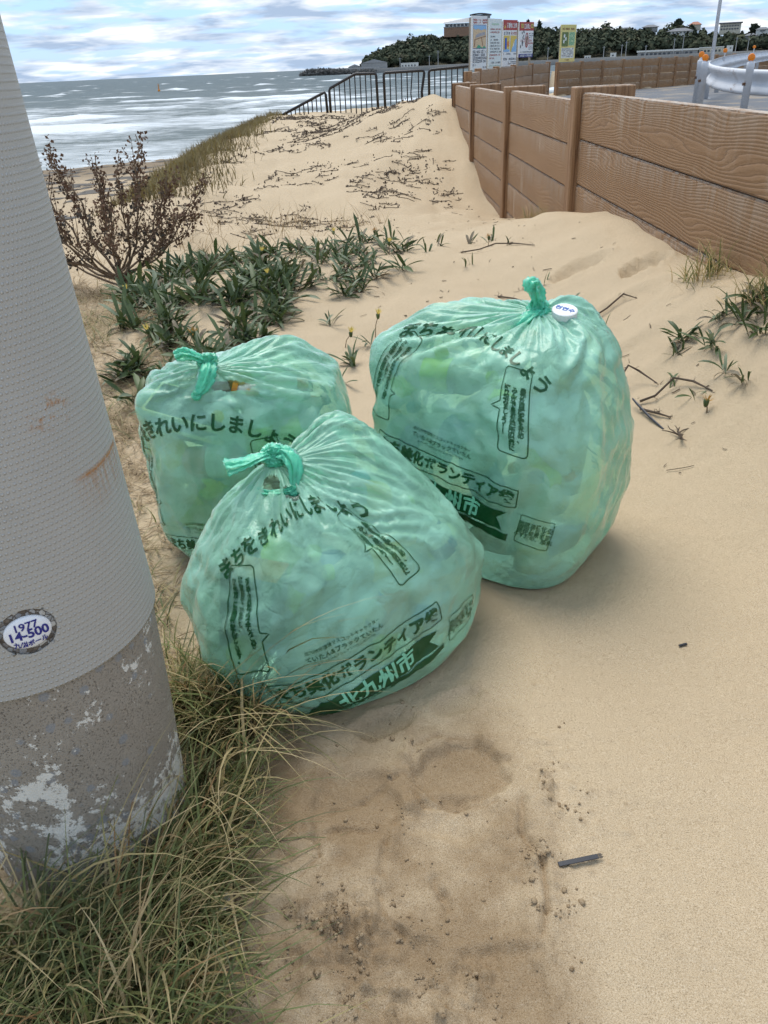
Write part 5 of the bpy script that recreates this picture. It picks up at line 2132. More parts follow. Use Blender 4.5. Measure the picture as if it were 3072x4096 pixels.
def build_creepers():
    mb = MB()
    # streaks of creeping stems with tiny leaves across the dune
    for k in range(1500):
        yy = RNG.uniform(6.5, 22)
        xx = RNG.uniform(-2.2, 1.05 if yy > 9 else .7)
        if fbm(np.array(xx * .9 + 4), np.array(yy * .55), 3) < RNG.uniform(-.12, .22):
            continue
        L = RNG.uniform(.08, .30) * (.7 + yy * .03)
        h = R(35) + RNG.normal() * .45
        pts = twig_path((xx, yy), h, L, 6)
        mb.tube(pts, .0014 + yy * .00022, 4, False)
        for q in range(int(RNG.integers(3, 9))):
            c = Vector(pts[RNG.integers(0, 7)]) + Vector(RNG.normal(size=3)) * .025
            c.z = max(c.z, gz(c.x, c.y) + .006)
            s = RNG.uniform(.008, .018) * (.6 + yy * .06)
            d = Vector(RNG.normal(size=3)).normalized()
            e = d.orthogonal()
            mb.add([c - d * s, c + e * s * .5, c + d * s, c - e * s * .5], [(0, 1, 2, 3)])
    tag(mb.obj('creeping_stems', M_TWIG), 'dark creeping stems and scraps streaked over the dune', 'creeper', kind='stuff')
    # thin straw in the hollow round the shrub
    poly = [(-2.2, 4.6), (-1.1, 5.0), (-.7, 5.7), (-.1, 6.3), (.3, 7.2), (-.6, 8.4), (-2.3, 8.0), (-2.5, 6)]
    n = 900
    x, y = scatter(n, poly, lambda a, b: np.clip(.3 + 1.3 * fbm(a * 2, b * 2, 3), 0, 1))
    z = ground_z(x, y)
    V, F = ribbons(n, np.stack([x, y, z - .005], -1), RNG.uniform(.08, .34, n), RNG.uniform(.003, .006, n), RNG.uniform(0, 6.283, n), RNG.uniform(.2, 1.5, n), RNG.uniform(.2, 1.6, n), RNG.normal(0, 1.1, n), 6, z)
    grass_obj('thin_straw', V, F, n, 6, np.clip(RNG.beta(2, 1.6, n), 0, 1), M_STRAW, 'thin curved straw stalks on the sand behind the shrub', 'grass')
    # brown grass on the seaward edge of the dune
    n = 9000
    yy = RNG.uniform(9.2, 25.5, n)
    xe = np.interp(yy, [9, 11, 14, 18, 25.5], [-2.2, -2.25, -2.55, -2.7, -2.75])
    x = xe + RNG.normal(-.25, .36, n) + .15 * fbm(yy * .8, yy * .1, 2)
    z = ground_z(x, yy)
    V, F = ribbons(n, np.stack([x, yy, z - .02], -1), RNG.uniform(.10, .26, n), RNG.uniform(.008, .018, n), RNG.uniform(0, 6.283, n), np.abs(RNG.normal(.3, .3, n)), RNG.uniform(.3, 1.2, n), RNG.normal(0, .6, n), 3)
    grass_obj('dune_grass', V, F, n, 3, np.clip(RNG.beta(1.6, 1.6, n) + .3 * fbm(x * 1.2, yy * .6, 2), 0, 1), M_DUNE, 'brownish low grass along the seaward edge of the dune', 'grass')
    # seaweed thrown up on the beach
    mb = MB()
    for k in range(240):
        yy = RNG.uniform(13, 40)
        xx = -yy * math.tan(R(RNG.uniform(7, 27)))
        z0 = float(ground_z(np.array([xx]), np.array([yy]))[0])
        if z0 > -1.0 or z0 < -2.15:
            continue
        a, b = RNG.uniform(.15, .9), RNG.uniform(.06, .22)
        m = 9
        vs = [(xx, yy, z0 + .05)]
        for q in range(m):
            t = 2 * math.pi * q / m
            r_ = RNG.uniform(.6, 1.2)
            px, py = xx + a * math.cos(t) * r_, yy + b * math.sin(t) * r_ + .3 * a * math.cos(t) * r_
            vs.append((px, py, float(ground_z(np.array([px]), np.array([py]))[0]) + .012))
        mb.add(vs, [(0, 1 + q, 1 + (q + 1) % m) for q in range(m)])
    tag(mb.obj('seaweed', plain('seaweed', (.03, .024, .016), .6, var=.3, scale=4)), 'dark seaweed scattered along the beach', 'seaweed', kind='stuff')


build_creepers()


# ------------------------------------------------------------------ crumbs of damp sand
def build_crumbs():
    bm = bmesh.new()
    bmesh.ops.create_icosphere(bm, subdivisions=1, radius=1)
    base = np.array([v.co[:] for v in bm.verts])
    tri = np.array([[v.index for v in f.verts] for f in bm.faces])
    bm.free()
    rg = np.random.default_rng(9)
    spots = ((-.10, .715, .07, .045, 520), (-.02, .605, .09, .045, 420), (.215, .78, .022, .08, 300), (.275, .95, .03, .09, 170), (.10, .635, .05, .045, 160), (.02, 1.0, .015, .09, 140), (.03, 1.075, .05, .02, 120), (.0, .85, .16, .18, 260), (-.14, .66, .05, .06, 160))
    V, F = [], []
    for (cx, cy, sx, sy, n) in spots:
        x, y = cx + rg.normal(size=n) * sx, cy + rg.normal(size=n) * sy
        k = fbm(x * 16, y * 16, 3) > .16
        x, y = x[k], y[k]
        z = ground_z(x, y) + micro_z(x, y)[0]
        r = rg.gamma(1.6, .0008, len(x)) + .0007
        r = np.minimum(r, .0055)
        for a, b, c, s in zip(x, y, z, r):
            q = base * (s * (1 + .28 * rg.normal(size=(len(base), 1)))) * np.array([1, 1, .75])
            F.append(tri + len(V) * len(base))
            V.append(q + np.array([a, b, c + s * .25]))
    V = np.concatenate(V)
    me = mesh_data('sand_crumbs', V, np.concatenate(F), M_SAND, True)
    vattr(me, 'damp', np.repeat(rg.uniform(.6, 1.0, len(V) // len(base)), len(base)))
    tag(link_obj('sand_crumbs', me), 'brown crumbs of damp sand thrown up round the prints', 'sand', kind='stuff')


build_crumbs()


# ------------------------------------------------------------------ single scraps on the sand
M_BLACK = plain('black_plastic', (.012, .013, .018), .35, var=.1)
M_WHITE = plain('white_scrap', (.72, .72, .70), .5, var=.06)


def build_scraps():
    # flat black strap in the foreground
    o = empty('plastic_strap', (.279, .798, gz(.279, .798) + .007), R(10))
    tag(o, 'short black plastic strap lying on the sand at the lower right', 'strap')
    MB().box(-.033, .033, -.0042, .0042, 0, .0016, ch=.0004).obj('band', M_BLACK, o)
    for k in range(5):
        MB().box(.0335, .039 + .002 * (k % 2), -.0040 + k * .0018, -.0032 + k * .0018, .0002, .0012).obj('frayed_end', M_BLACK, o)
    o = tag(empty('charred_stick', (.848, 2.31, 0)), 'thin charred stick leaning right of the tall bag', 'stick')
    z0, z1, z2 = gz(.80, 2.44), gz(.83, 2.38), gz(.87, 2.22)
    MB().tube([(-.012, .115, z0 + .045), (-.006, .085, z1 + .03), (.012, .0, z1 + .016), (.030, -.075, z2 + .006)], [.003, .0042, .0042, .003], 7).obj('shaft', M_BLACK, o)
    o = tag(empty('dark_chip', (.62, 1.30, gz(.62, 1.30) + .002)), 'small dark chip alone on the smooth sand at the right', 'chip')
    MB().box(-.010, .010, -.003, .003, 0, .003, M=Matrix.Rotation(.3, 4, 'Z'), ch=.001).obj('piece', M_BLACK, o)
    o = tag(empty('white_scrap', (-.272, .765, gz(-.272, .765) + .02)), 'small white plastic scrap at the edge of the long grass', 'scrap')
    MB().add([(-.006, -.016, 0), (.004, -.013, .003), (.009, .004, .006), (.006, .017, .002), (-.003, .012, .005), (-.007, 0, .004)], [(0, 1, 2, 5), (5, 2, 3, 4)]).obj('sheet', M_WHITE, o)
    # a root tangle beside the charred stick
    o = tag(empty('root_tangle', (.90, 2.16, 0)), 'dark little root tangle right of the charred stick', 'root')
    mb = MB()
    for k in range(9):
        h = RNG.uniform(0, 6.28)
        pts = [Vector((0, 0, gz(.90, 2.16) + .006))]
        for q in range(4):
            pts.append(pts[-1] + Vector((math.cos(h), math.sin(h), RNG.uniform(-.1, .45))) * .014)
            h += RNG.normal() * .5
        mb.tube(pts, [.0028, .0024, .002, .0016, .001], 5)
    mb.obj('rootlets', M_TWIG, o)
    # dry runners arching over the sand at the right
    for (pts, lab) in (([(.72, 2.44, .02), (.80, 2.52, .05), (.86, 2.58, .075), (.89, 2.56, .05), (.93, 2.48, .01)], 'dry runner arching out from behind the tall bag'),
                       ([(.86, 2.42, .012), (.90, 2.40, .02), (.96, 2.42, .035), (1.0, 2.36, .02), (1.03, 2.28, .004)], 'forked dry runner in front of the fence corner gazanias'),
                       ([(.85, 2.38, .01), (.88, 2.32, .012), (.91, 2.27, .006)], 'short dark runner below the forked one'),
                       ([(.80, 3.30, .004), (.90, 3.28, .008), (.98, 3.30, .02), (1.05, 3.32, .03), (1.09, 3.27, .003)], 'thin dry stalk on the slope left of the fence grass tuft'),
                       ([(.52, 4.75, .006), (.62, 4.70, .02), (.72, 4.74, .03), (.82, 4.66, .01), (.90, 4.50, .006)], 'dark runner along the crest below the fence post'),
                       ([(.62, 3.95, .004), (.68, 3.85, .008), (.72, 3.78, .004), (.80, 3.70, .006)], 'crooked dark runner on the slope behind the tall bag')):
        b = Vector(pts[0])
        o = tag(empty('dry_runner', (b.x, b.y, gz(b.x, b.y))), lab, 'runner')
        P = [(x - b.x, y - b.y, z + gz(x, y) - gz(b.x, b.y)) for x, y, z in pts]
        m2 = MB()
        m2.tube(P, [.0045] + [.0038] * (len(P) - 2) + [.002], 6)
        m2.obj('stalk', M_TWIG, o)
        m3 = MB()
        for k in range(10):
            p = Vector(P[RNG.integers(0, len(P))]) + Vector(RNG.normal(size=3)) * .008
            d = Vector(RNG.normal(size=3)).normalized() * .016
            m3.tube([p, p + d], [.0012, .0006], 4)
        m3.obj('rootlets', M_TWIG, o)
    # grass tuft against the lowest board
    for (cx, cy, n, lab) in ((1.30, 3.08, 120, 'dry green grass tuft against the lowest fence board'), (1.30, 2.62, 110, 'drooping grass tuft at the right edge below the fence'), (1.26, 6.3, 60, 'small dark tuft at the fence between two posts')):
        x, y = cx + RNG.normal(0, .05, n), cy + RNG.normal(0, .06, n)
        x = np.minimum(x, 1.36)
        z = ground_z(x, y)
        V, F = ribbons(n, np.stack([x, y, z - .005], -1), RNG.uniform(.06, .20, n), RNG.uniform(.003, .006, n), RNG.uniform(1.6, 5.6, n), np.abs(RNG.normal(.35, .3, n)), RNG.uniform(.4, 1.9, n), RNG.normal(0, .7, n), 6, z)
        grass_obj('grass_tuft', V, F, n, 6, np.clip(RNG.beta(1.8, 1.4, n), 0, 1), M_GRASS, lab, 'grass')


build_scraps()


def build_sand_litter():
    """bits of twig, leaf and shell over the open sand"""
    mb = MB()
    for k in range(430):
        yy = RNG.uniform(1.9, 8)
        xx = RNG.uniform(-.4, 1.25) if yy > 2.6 else RNG.uniform(.55, 1.1)
        if RNG.random() > .25 + 1.2 * float(fbm(np.array(xx * 1.3), np.array(yy * 1.1 + 7), 2)) + (.3 if yy > 3.6 else 0):
            continue
        L = RNG.gamma(2, .008) + .004
        pts = twig_path((xx, yy), RNG.uniform(0, 6.28), L, 3, .4)
        mb.tube(pts, RNG.uniform(.0008, .002), 4, False)
    tag(mb.obj('sand_litter', M_TWIG), 'small dark bits of twig scattered over the open sand', 'litter', kind='stuff')


build_sand_litter()


# ================================================================== RAILING, SIGNS, GUARDRAIL
M_IRON = plain('dark_brown_iron', (.012, .009, .008), .45, var=.3, scale=14)


def build_railing():
    Y = 24.5
    root = tag(empty('metal_railing', (0, Y, 0)), 'dark brown metal railing leading down to the beach beside the sea', 'railing')
    gr = lambda x: float(ground_z(np.array([x]), np.array([Y]))[0]) - .08

    def rail(pts):
        mb = MB()
        mb.tube(pts, .036, 8)
        mb.obj('rail_frame', M_IRON, root, True)

    def bar(x, z1, bend=0.0):
        z0 = gr(x)
        MB().tube([(x, 0, z0), (x + bend, .0, (z0 + z1) * .5), (x + bend * .2, 0, z1)], .018, 6).obj('bar', M_IRON, root)
    # lowest sloping panel
    rail([(-2.75, 0, -.14), (-1.16, 0, .53), (-1.11, 0, .545), (-1.08, 0, .50), (-1.06, 0, gr(-1.06))])
    for x in np.arange(-2.55, -1.15, .12):
        bar(x, -.14 + (x + 2.75) / 1.59 * .67)
    # panel that climbs and levels
    rail([(-.97, 0, gr(-.97)), (-.975, 0, .58), (-.95, 0, .64), (-.28, 0, .94), (-.22, 0, .955), (.27, 0, .945), (.315, 0, .925), (.325, 0, .88), (.35, 0, gr(.35))])
    for x in np.arange(-.84, .28, .145):
        bar(x, min(.64 + (x + .95) / .67 * .30, .945))
    MB().tube([(.33, 0, .72), (.54, 0, .72)], .012, 6).obj('link', M_IRON, root)
    # level panels, one bar and one post bent
    rail([(.545, 0, gr(.545)), (.53, 0, .88), (.54, 0, .925), (.58, 0, .95), (1.57, 0, .965), (1.62, 0, .95), (1.635, 0, .90), (1.56, 0, .45), (1.60, 0, gr(1.6))])
    for k, x in enumerate(np.arange(.70, 1.56, .155)):
        bar(x, .955, -.06 if k == 4 else 0)
    rail([(1.77, 0, gr(1.77)), (1.76, 0, .90), (1.775, 0, .945), (1.82, 0, .97), (2.84, 0, 1.02), (2.89, 0, 1.0), (2.90, 0, .94), (2.90, 0, gr(2.9))])
    for x in np.arange(1.92, 2.86, .155):
        bar(x, .99)


build_railing()

M_BOARD = plain('white_board', (.70, .72, .71), .5, var=.05, scale=3)
M_BOARDG = plain('pale_board', (.64, .70, .68), .5, var=.05, scale=3)
M_BOARDY = plain('yellow_board', (.60, .54, .20), .5, var=.06, scale=3)
M_RED, M_REDT = plain('sign_red', (.36, .03, .025), .5), plain('sign_red_text', (.40, .12, .11), .5)
M_GREYT, M_NAVYT = plain('sign_text', (.16, .17, .19), .6), plain('sign_navy', (.04, .04, .20), .5)
M_SKYP, M_SANDP, M_GRP, M_GREENP = plain('sign_sky', (.25, .45, .68), .6), plain('sign_sand', (.58, .44, .27), .6), plain('sign_grey', (.33, .33, .35), .6), plain('sign_green', (.05, .30, .17), .6)
M_YELP, M_BROWNP, M_BLUEP, M_ORP = plain('sign_yellow', (.62, .47, .10), .6), plain('sign_brown', (.22, .10, .05), .6), plain('sign_blue', (.02, .09, .42), .6), plain('sign_orange', (.60, .22, .05), .6)
M_WOODP = plain('sign_post_wood', (.30, .27, .22), .8, var=.2, scale=12)


def sign_board(label, pl, pr, z0, z1, mat, art, legs=False):
    """pl, pr: plan positions of the left and right edge; art in fractions of the face"""
    a, b = Vector((*pl, 0)), Vector((*pr, 0))
    W = (b - a).length
    H = z1 - z0
    root = tag(empty('sign_board', (a.x, a.y, z0), math.atan2(b.y - a.y, b.x - a.x)), label, 'sign')
    MB().box(0, W, 0, .03, 0, H, ch=.004).obj('panel', mat, root)
    for x in (.06 * W, .90 * W):
        MB().box(x - .025, x + .025, .03, .08, -1.35, H * .97).obj('leg', M_WOODP, root)
    cnt = 0

    def rect(x0, x1, y0, y1, m, lift=.004, name='print'):
        MB().add([(x0 * W, -lift, y0 * H), (x1 * W, -lift, y0 * H), (x1 * W, -lift, y1 * H), (x0 * W, -lift, y1 * H)], [(0, 1, 2, 3)]).obj(name, m, root)

    def lines(rows, m, lift=.006):
        """rows of small illegible writing"""
        mb = MB()
        for (x0, x1, y, h) in rows:
            x = x0
            while x < x1:
                w = RNG.uniform(.02, .05)
                if RNG.random() > .16:
                    for q in range(2):
                        yy = y + (q - .5) * h * .6 + RNG.normal() * h * .06
                        mb.add([(x * W, -lift, (yy - h * .2) * H), ((x + w) * W, -lift, (yy - h * .2) * H), ((x + w) * W, -lift, (yy + h * .2) * H), (x * W, -lift, (yy + h * .2) * H)], [(0, 1, 2, 3)])
                x += w + .012
        tag(mb.obj('small_writing', m, root), kind='stuff')

    def poly(pts, m, lift=.006, name='picture'):
        MB().add([(x * W, -lift, y * H) for x, y in pts], [tuple(range(len(pts)))]).obj(name, m, root)

    def text(body, x, y, w, h, m, lift=.008):
        v, f = txt_mesh(body, 1.0, spread=.02)
        lo, hi = v.min(0), v.max(0)
        v = (v - (lo + hi) / 2) / (hi - lo)
        mobj('lettering', [((x + p[0] * w) * W, -lift, (y + p[1] * h) * H) for p in v], f, m, root)
    art(rect, lines, poly, text)
    return root


def build_signs():
    def a1(rect, lines, poly, text):
        lines([(.08, .95, .905, .075)], M_REDT)
        rect(.08, .93, .41, .83, M_SANDP)
        rect(.08, .93, .835, .842, M_NAVYT)
        poly([(.08, .83), (.93, .83), (.93, .75), (.8, .77), (.6, .74), (.4, .77), (.2, .75), (.08, .78)], M_SKYP)
        poly([(.22, .60), (.86, .66), (.84, .71), (.5, .69), (.25, .655)], M_GRP)
        poly([(.15, .56), (.93, .63), (.93, .645), (.16, .575)], M_BROWNP, .007)
        poly([(.14, .44), (.19, .44), (.21, .57), (.17, .57)], M_BROWNP, .007)
        poly([(.68, .46), (.72, .46), (.64, .60), (.61, .60)], M_BROWNP, .007)
        poly([(.28, .41), (.38, .465), (.46, .475), (.6, .43), (.7, .42), (.8, .455), (.88, .43), (.93, .41)], M_GREENP, .007)
        rect(.08, .93, .402, .412, M_NAVYT, .007)
        lines([(.07, .95, .345, .045), (.07, .95, .285, .045), (.07, .95, .225, .045), (.07, .95, .165, .045), (.07, .25, .095, .035), (.70, .95, .05, .03)], M_GREYT)
    sign_board('tall white sign with a beach diagram, leftmost of the four behind the fence', (2.36, 19.8), (2.77, 20.4), .95, 1.97, M_BOARD, a1)

    def a2(rect, lines, poly, text):
        rect(.20, .75, .875, .905, plain('sign_pale_green', (.38, .55, .42), .6))
        lines([(.10, .92, .79, .03), (.10, .80, .73, .03), (.06, .92, .275, .03), (.06, .40, .21, .03)], M_REDT)
        lines([(.12, .45, .645, .03), (.12, .75, .58, .03), (.12, .85, .52, .03), (.12, .95, .46, .03), (.12, .80, .40, .03), (.12, .95, .34, .03), (.2, .9, .12, .035)], M_GREYT)
        rect(.02, .95, .052, .058, M_GREENP)
    sign_board('pale green sign of small print, second from the left behind the fence', (3.09, 22.4), (3.49, 23.0), .95, 2.015, M_BOARDG, a2)

    def a3(rect, lines, poly, text):
        rect(0, 1, .785, 1, M_RED)
        poly([(.06, .82), (.17, .82), (.115, .91)], M_YELP)
        text('漂着物に注意', .59, .885, .72, .115, M_BOARD)
        lines([(.06, .45, .72, .055)], M_GREYT)
        lines([(.56, .95, .72, .055)], M_REDT)
        rect(.05, .47, .32, .67, M_YELP)
        rect(.53, .97, .32, .67, M_YELP)
        rect(.13, .27, .38, .62, M_BLUEP, .006)
        poly([(.29, .43), (.45, .44), (.45, .54), (.38, .55), (.29, .53)], M_ORP)
        poly([(.05, .32), (.47, .32), (.47, .36), (.3, .39), (.15, .36), (.05, .38)], M_SKYP)
        poly([(.60, .32), (.97, .32), (.97, .60), (.85, .58), (.80, .45), (.66, .42)], M_SKYP)
        poly([(.66, .38), (.78, .46), (.80, .58), (.74, .50)], M_BOARD, .007)
        lines([(.06, .95, .275, .03), (.06, .95, .165, .045), (.40, .95, .10, .025), (.40, .95, .06, .025)], M_GREYT)
    sign_board('red-headed sign warning of washed-up objects, third from the left', (3.80, 24.8), (4.28, 25.4), .965, 2.065, M_BOARD, a3)

    def a4(rect, lines, poly, text):
        rect(0, 1, .76, 1, M_RED)
        rect(.12, .29, .83, .95, M_YELP, .006)
        rect(.80, .97, .83, .95, M_YELP, .006)
        text('遊泳', .205, .89, .12, .08, M_GREYT, .009)
        text('遊泳', .885, .89, .12, .08, M_GREYT, .009)
        text('遊泳禁止', .54, .88, .42, .15, M_BOARD)
        rect(0, 1, 0, .10, M_NAVYT)
        lines([(.12, .92, .05, .05)], M_BOARDG, .007)
        n = 20
        ring = []
        for k in range(n):
            a = 2 * math.pi * k / n
            ring.append((.54 + .115 * math.cos(a), .49 + .215 * math.sin(a)))
        inner = [(.54 + (x - .54) * .72, .49 + (y - .49) * .80) for x, y in ring]
        for k in range(n):
            k2 = (k + 1) % n
            poly([ring[k], ring[k2], inner[k2], inner[k]], M_RED, .007, 'prohibition_ring')
        poly([(.50, .34), (.56, .34), (.60, .55), (.55, .63), (.50, .56)], M_BROWNP, .006)
        g = random.Random(2)
        for k in range(13):
            x, y = g.uniform(.10, .34), g.uniform(.25, .70)
            poly([(x, y), (x + .05, y + .02), (x + .04, y + .075), (x - .01, y + .06)], M_GREYT, .006)
        lines([(.68, .96, .68, .03), (.68, .96, .62, .03), (.68, .85, .56, .03), (.68, .96, .32, .02), (.68, .96, .27, .02), (.68, .96, .23, .02), (.14, .92, .155, .035)], M_GREYT)
        lines([(.68, .90, .48, .05), (.66, .96, .40, .05), (.12, .42, .48, .06)], M_REDT)
    sign_board('no-swimming sign with red head and blue foot, rightmost of the four', (4.66, 27.3), (5.20, 27.9), 1.175, 2.09, M_BOARD, a4)

    def a5(rect, lines, poly, text):
        lines([(.08, .92, .885, .05)], M_BROWNP)
        rect(.07, .48, .42, .80, plain('sign_leaf', (.10, .16, .05), .6))
        rect(.52, .92, .44, .80, plain('sign_mint', (.40, .55, .34), .6))
        for (x, y) in ((.22, .70), (.32, .62), (.20, .55)):
            poly([(x - .04, y - .045), (x + .03, y - .05), (x + .05, y + .03), (x, y + .06), (x - .05, y + .02)], M_BOARDG, .006)
        lines([(.56, .88, y, .03) for y in np.arange(.48, .79, .042)], M_GREENP)
        rect(.06, .90, .10, .38, M_BOARDG)
        lines([(.10, .86, y, .028) for y in np.arange(.14, .37, .042)], M_GREYT)
        lines([(.36, .58, .05, .035)], M_BROWNP)
    sign_board('yellow sign with a plant picture, alone right of the gap in the fence', (6.98, 32.2), (7.65, 32.8), .99, 2.13, M_BOARDY, a5)
    # small green notice on the near fence
    o = tag(empty('fence_notice', (2.63, 19.52, .36), math.atan2(2.66, .77)), 'small white and green notice fixed to the curving fence under the signs', 'notice')
    MB().box(0, .45, .10, .11, 0, .56).obj('panel', plain('notice_green', (.42, .60, .36), .5), o)
    MB().box(.06, .40, .111, .114, .33, .50).obj('print', M_NAVYT, o)
    MB().box(.06, .40, .111, .114, .04, .30).obj('print', M_BOARD, o)


build_signs()


def build_guardrail():
    wm = Mat('guardrail_white')
    co = wm.coord()
    n = wm.noise(co, 3.5, 5, .65)
    c = wm.mix(n, (.52, .54, .57), (.70, .71, .73))
    rs = wm.math('MULTIPLY', wm.ramp(wm.noise(co, 2.1, 3, .5), [(.56, 0.0), (.68, 1.0)]), wm.ramp(wm.noise(co, 26, 4, .7), [(.50, 0.0), (.62, 1.0)]))
    c = wm.mix(wm.math('MULTIPLY', rs, .8), c, (.20, .10, .05))
    M_GR = wm.end(wm.bsdf(c, .65))
    M_OR = plain('orange_reflector', (.85, .23, .006), .35, var=.04)
    M_RUST = plain('rusty_bolt', (.10, .045, .02), .8)
    path = [(5.45, 11.58, .79), (5.56, 12.3, .8), (5.65, 13.03, .81), (5.77, 13.85, .83), (5.95, 14.85, .85), (6.26, 16.02, .87), (6.69, 17.35, .9), (7.19, 18.66, .92),
            (7.98, 20.5, .94), (9.25, 23.22, .97), (10.59, 25.92, .99), (13.34, 31.27, 1.01), (16.34, 36.51, 1.04), (19.4, 41.71, 1.06)]
    # the rail bends back on itself round the island: widen the turn so both arms show
    near = [Vector(p) for p in ((8.9, 13.35, .80), (7.5, 13.15, .80), (6.55, 13.45, .805), (6.0, 14.1, .815), (5.95, 14.9, .83), (6.2, 16.0, .86), (6.62, 17.2, .89))]
    far = [Vector(p) for p in ((7.19, 18.66, .92), (7.98, 20.5, .94), (9.25, 23.22, .97), (10.59, 25.92, .99), (13.34, 31.27, 1.01), (16.34, 36.51, 1.04), (19.4, 41.71, 1.06))]
    ctrl = [Vector(p) for p in ((10.5, 12.4, .79), (8.2, 12.75, .79), (6.75, 13.1, .80), (6.15, 13.9, .825), (6.1, 14.9, .85), (6.3, 16.05, .875), (6.69, 17.35, .90))] + far
    pts = []
    m = len(ctrl)
    for i in range(m - 1):
        p0, p1, p2, p3 = ctrl[max(i - 1, 0)], ctrl[i], ctrl[i + 1], ctrl[min(i + 2, m - 1)]
        for k in range(6):
            t = k / 6
            pts.append(.5 * ((2 * p1) + (p2 - p0) * t + (2 * p0 - 5 * p1 + 4 * p2 - p3) * t * t + (3 * p1 - p0 - 3 * p2 + p3) * t ** 3))
    pts.append(ctrl[-1])
    root = tag(empty('guardrail', (ctrl[3].x, ctrl[3].y, .14)), 'white corrugated guardrail with orange reflectors looping round the road end', 'guardrail')
    org = Vector(root.location)
    prof = [(.0, 0), (.028, -.02), (.030, -.055), (.0, -.10), (-.045, -.145), (-.050, -.175), (-.045, -.205), (.0, -.25), (.030, -.295), (.028, -.33), (.0, -.35)]
    V, F = [], []
    k = len(prof)
    for i, p in enumerate(pts):
        t = (pts[min(i + 1, len(pts) - 1)] - pts[max(i - 1, 0)])
        t.z = 0
        t.normalize()
        nn = Vector((-t.y, t.x, 0))
        for (o_, z_) in prof:
            V.append(p + nn * o_ + Vector((0, 0, z_)) - org)
    for i in range(len(pts) - 1):
        for j in range(k - 1):
            F.append((i * k + j, i * k + j + 1, (i + 1) * k + j + 1, (i + 1) * k + j))
    bo = mobj('beam', V, F, M_GR, root, True)
    so = bo.modifiers.new('sheet', 'SOLIDIFY')
    so.thickness = .006
    posts = [(8.25, 12.62, .80), (5.97, 13.85, .82), (6.12, 16.12, .83), (6.55, 17.5, .85), (7.1, 18.9, .87), (6.72, 12.95, .80), (8.05, 20.9, .80), (9.6, 24.2, .80), (11.0, 27.0, .78), (12.3, 29.6, .78), (14.0, 32.9, .8), (15.6, 35.6, .8)]
    for i, (x, y, z) in enumerate(posts):
        o = MB().lathe([(.057, 0), (.057, z - .12), (.059, z - .118), (.059, z - .02), (.05, z)], 16).obj('post', M_GR, root, True)
        o.location = Vector((x, y, .12)) - org
        if i < 5:
            b2 = MB().box(-.02, .02, -.03, .03, -.02, .02).obj('bolt', M_RUST, o)
            b2.location = (-.055, 0, z - .30)
    for (x, y, z, top) in ((5.95, 13.82, 1.00, .90), (6.10, 16.10, 1.01, .93), (6.55, 17.5, 1.06, .95), (9.47, 23.67, 1.11, .98), (14.27, 33.05, 1.19, 1.02), (6.70, 12.92, .98, .90)):
        q = Vector((x, y, z))
        d = (Vector((0, 0, z)) - q).normalized()
        o = MB().lathe([(.001, .012), (.045, .012), (.052, .008), (.054, 0), (.05, -.012), (.001, -.014)], 24, M=d.to_track_quat('Z', 'Y').to_matrix().to_4x4()).obj('reflector', M_OR, root, True)
        o.location = q - org
        s = MB().tube([(0, 0, top - z - .15), (0, 0, -.045)], .016, 8).obj('stem', M_GR, o)
    lp = tag(empty('lamp_pole', (8.29, 21.45, .1)), 'tall thin white pole standing behind the guardrail', 'pole')
    MB().tube([(0, 0, 0), (0, 0, 3), (0, 0, 6.5)], [.045, .036, .03], 10).obj('shaft', M_GR, lp, True)
    MB().box(-.09, .09, -.09, .09, 0, .02).obj('base_plate', M_GR, lp)
    MB().tube([(0, 0, 6.4), (.3, -.2, 6.75), (.9, -.6, 6.8)], .025, 8).obj('arm', M_GR, lp, True)


build_guardrail()


# ================================================================== FAR SHORE
def pol(b, d, e=None, z=None):
    x, y = d * math.sin(R(b)), d * math.cos(R(b))
    return Vector((x, y, CAM_H + d * math.tan(R(e)) if e is not None else z))


TREE = [(-.2, .05), (.14, .45), (.75, 1.0), (1.63, 1.22), (2.8, 1.59), (3.95, 1.79), (4.96, 1.60), (6.53, 1.62), (8.4, 1.75), (10.75, 1.89), (11.86, 1.76), (13.11, 1.59), (14.32, 1.66), (14.85, 1.80), (15.41, 1.52),
        (15.94, 1.6), (17.12, 1.45), (17.78, 1.42), (18.56, 1.62), (19.36, 1.50), (20.92, 1.05), (22.45, .95), (23.91, .9), (27, .9), (34, .7)]
TB, TE = np.array([t[0] for t in TREE]), np.array([t[1] for t in TREE]) + .10


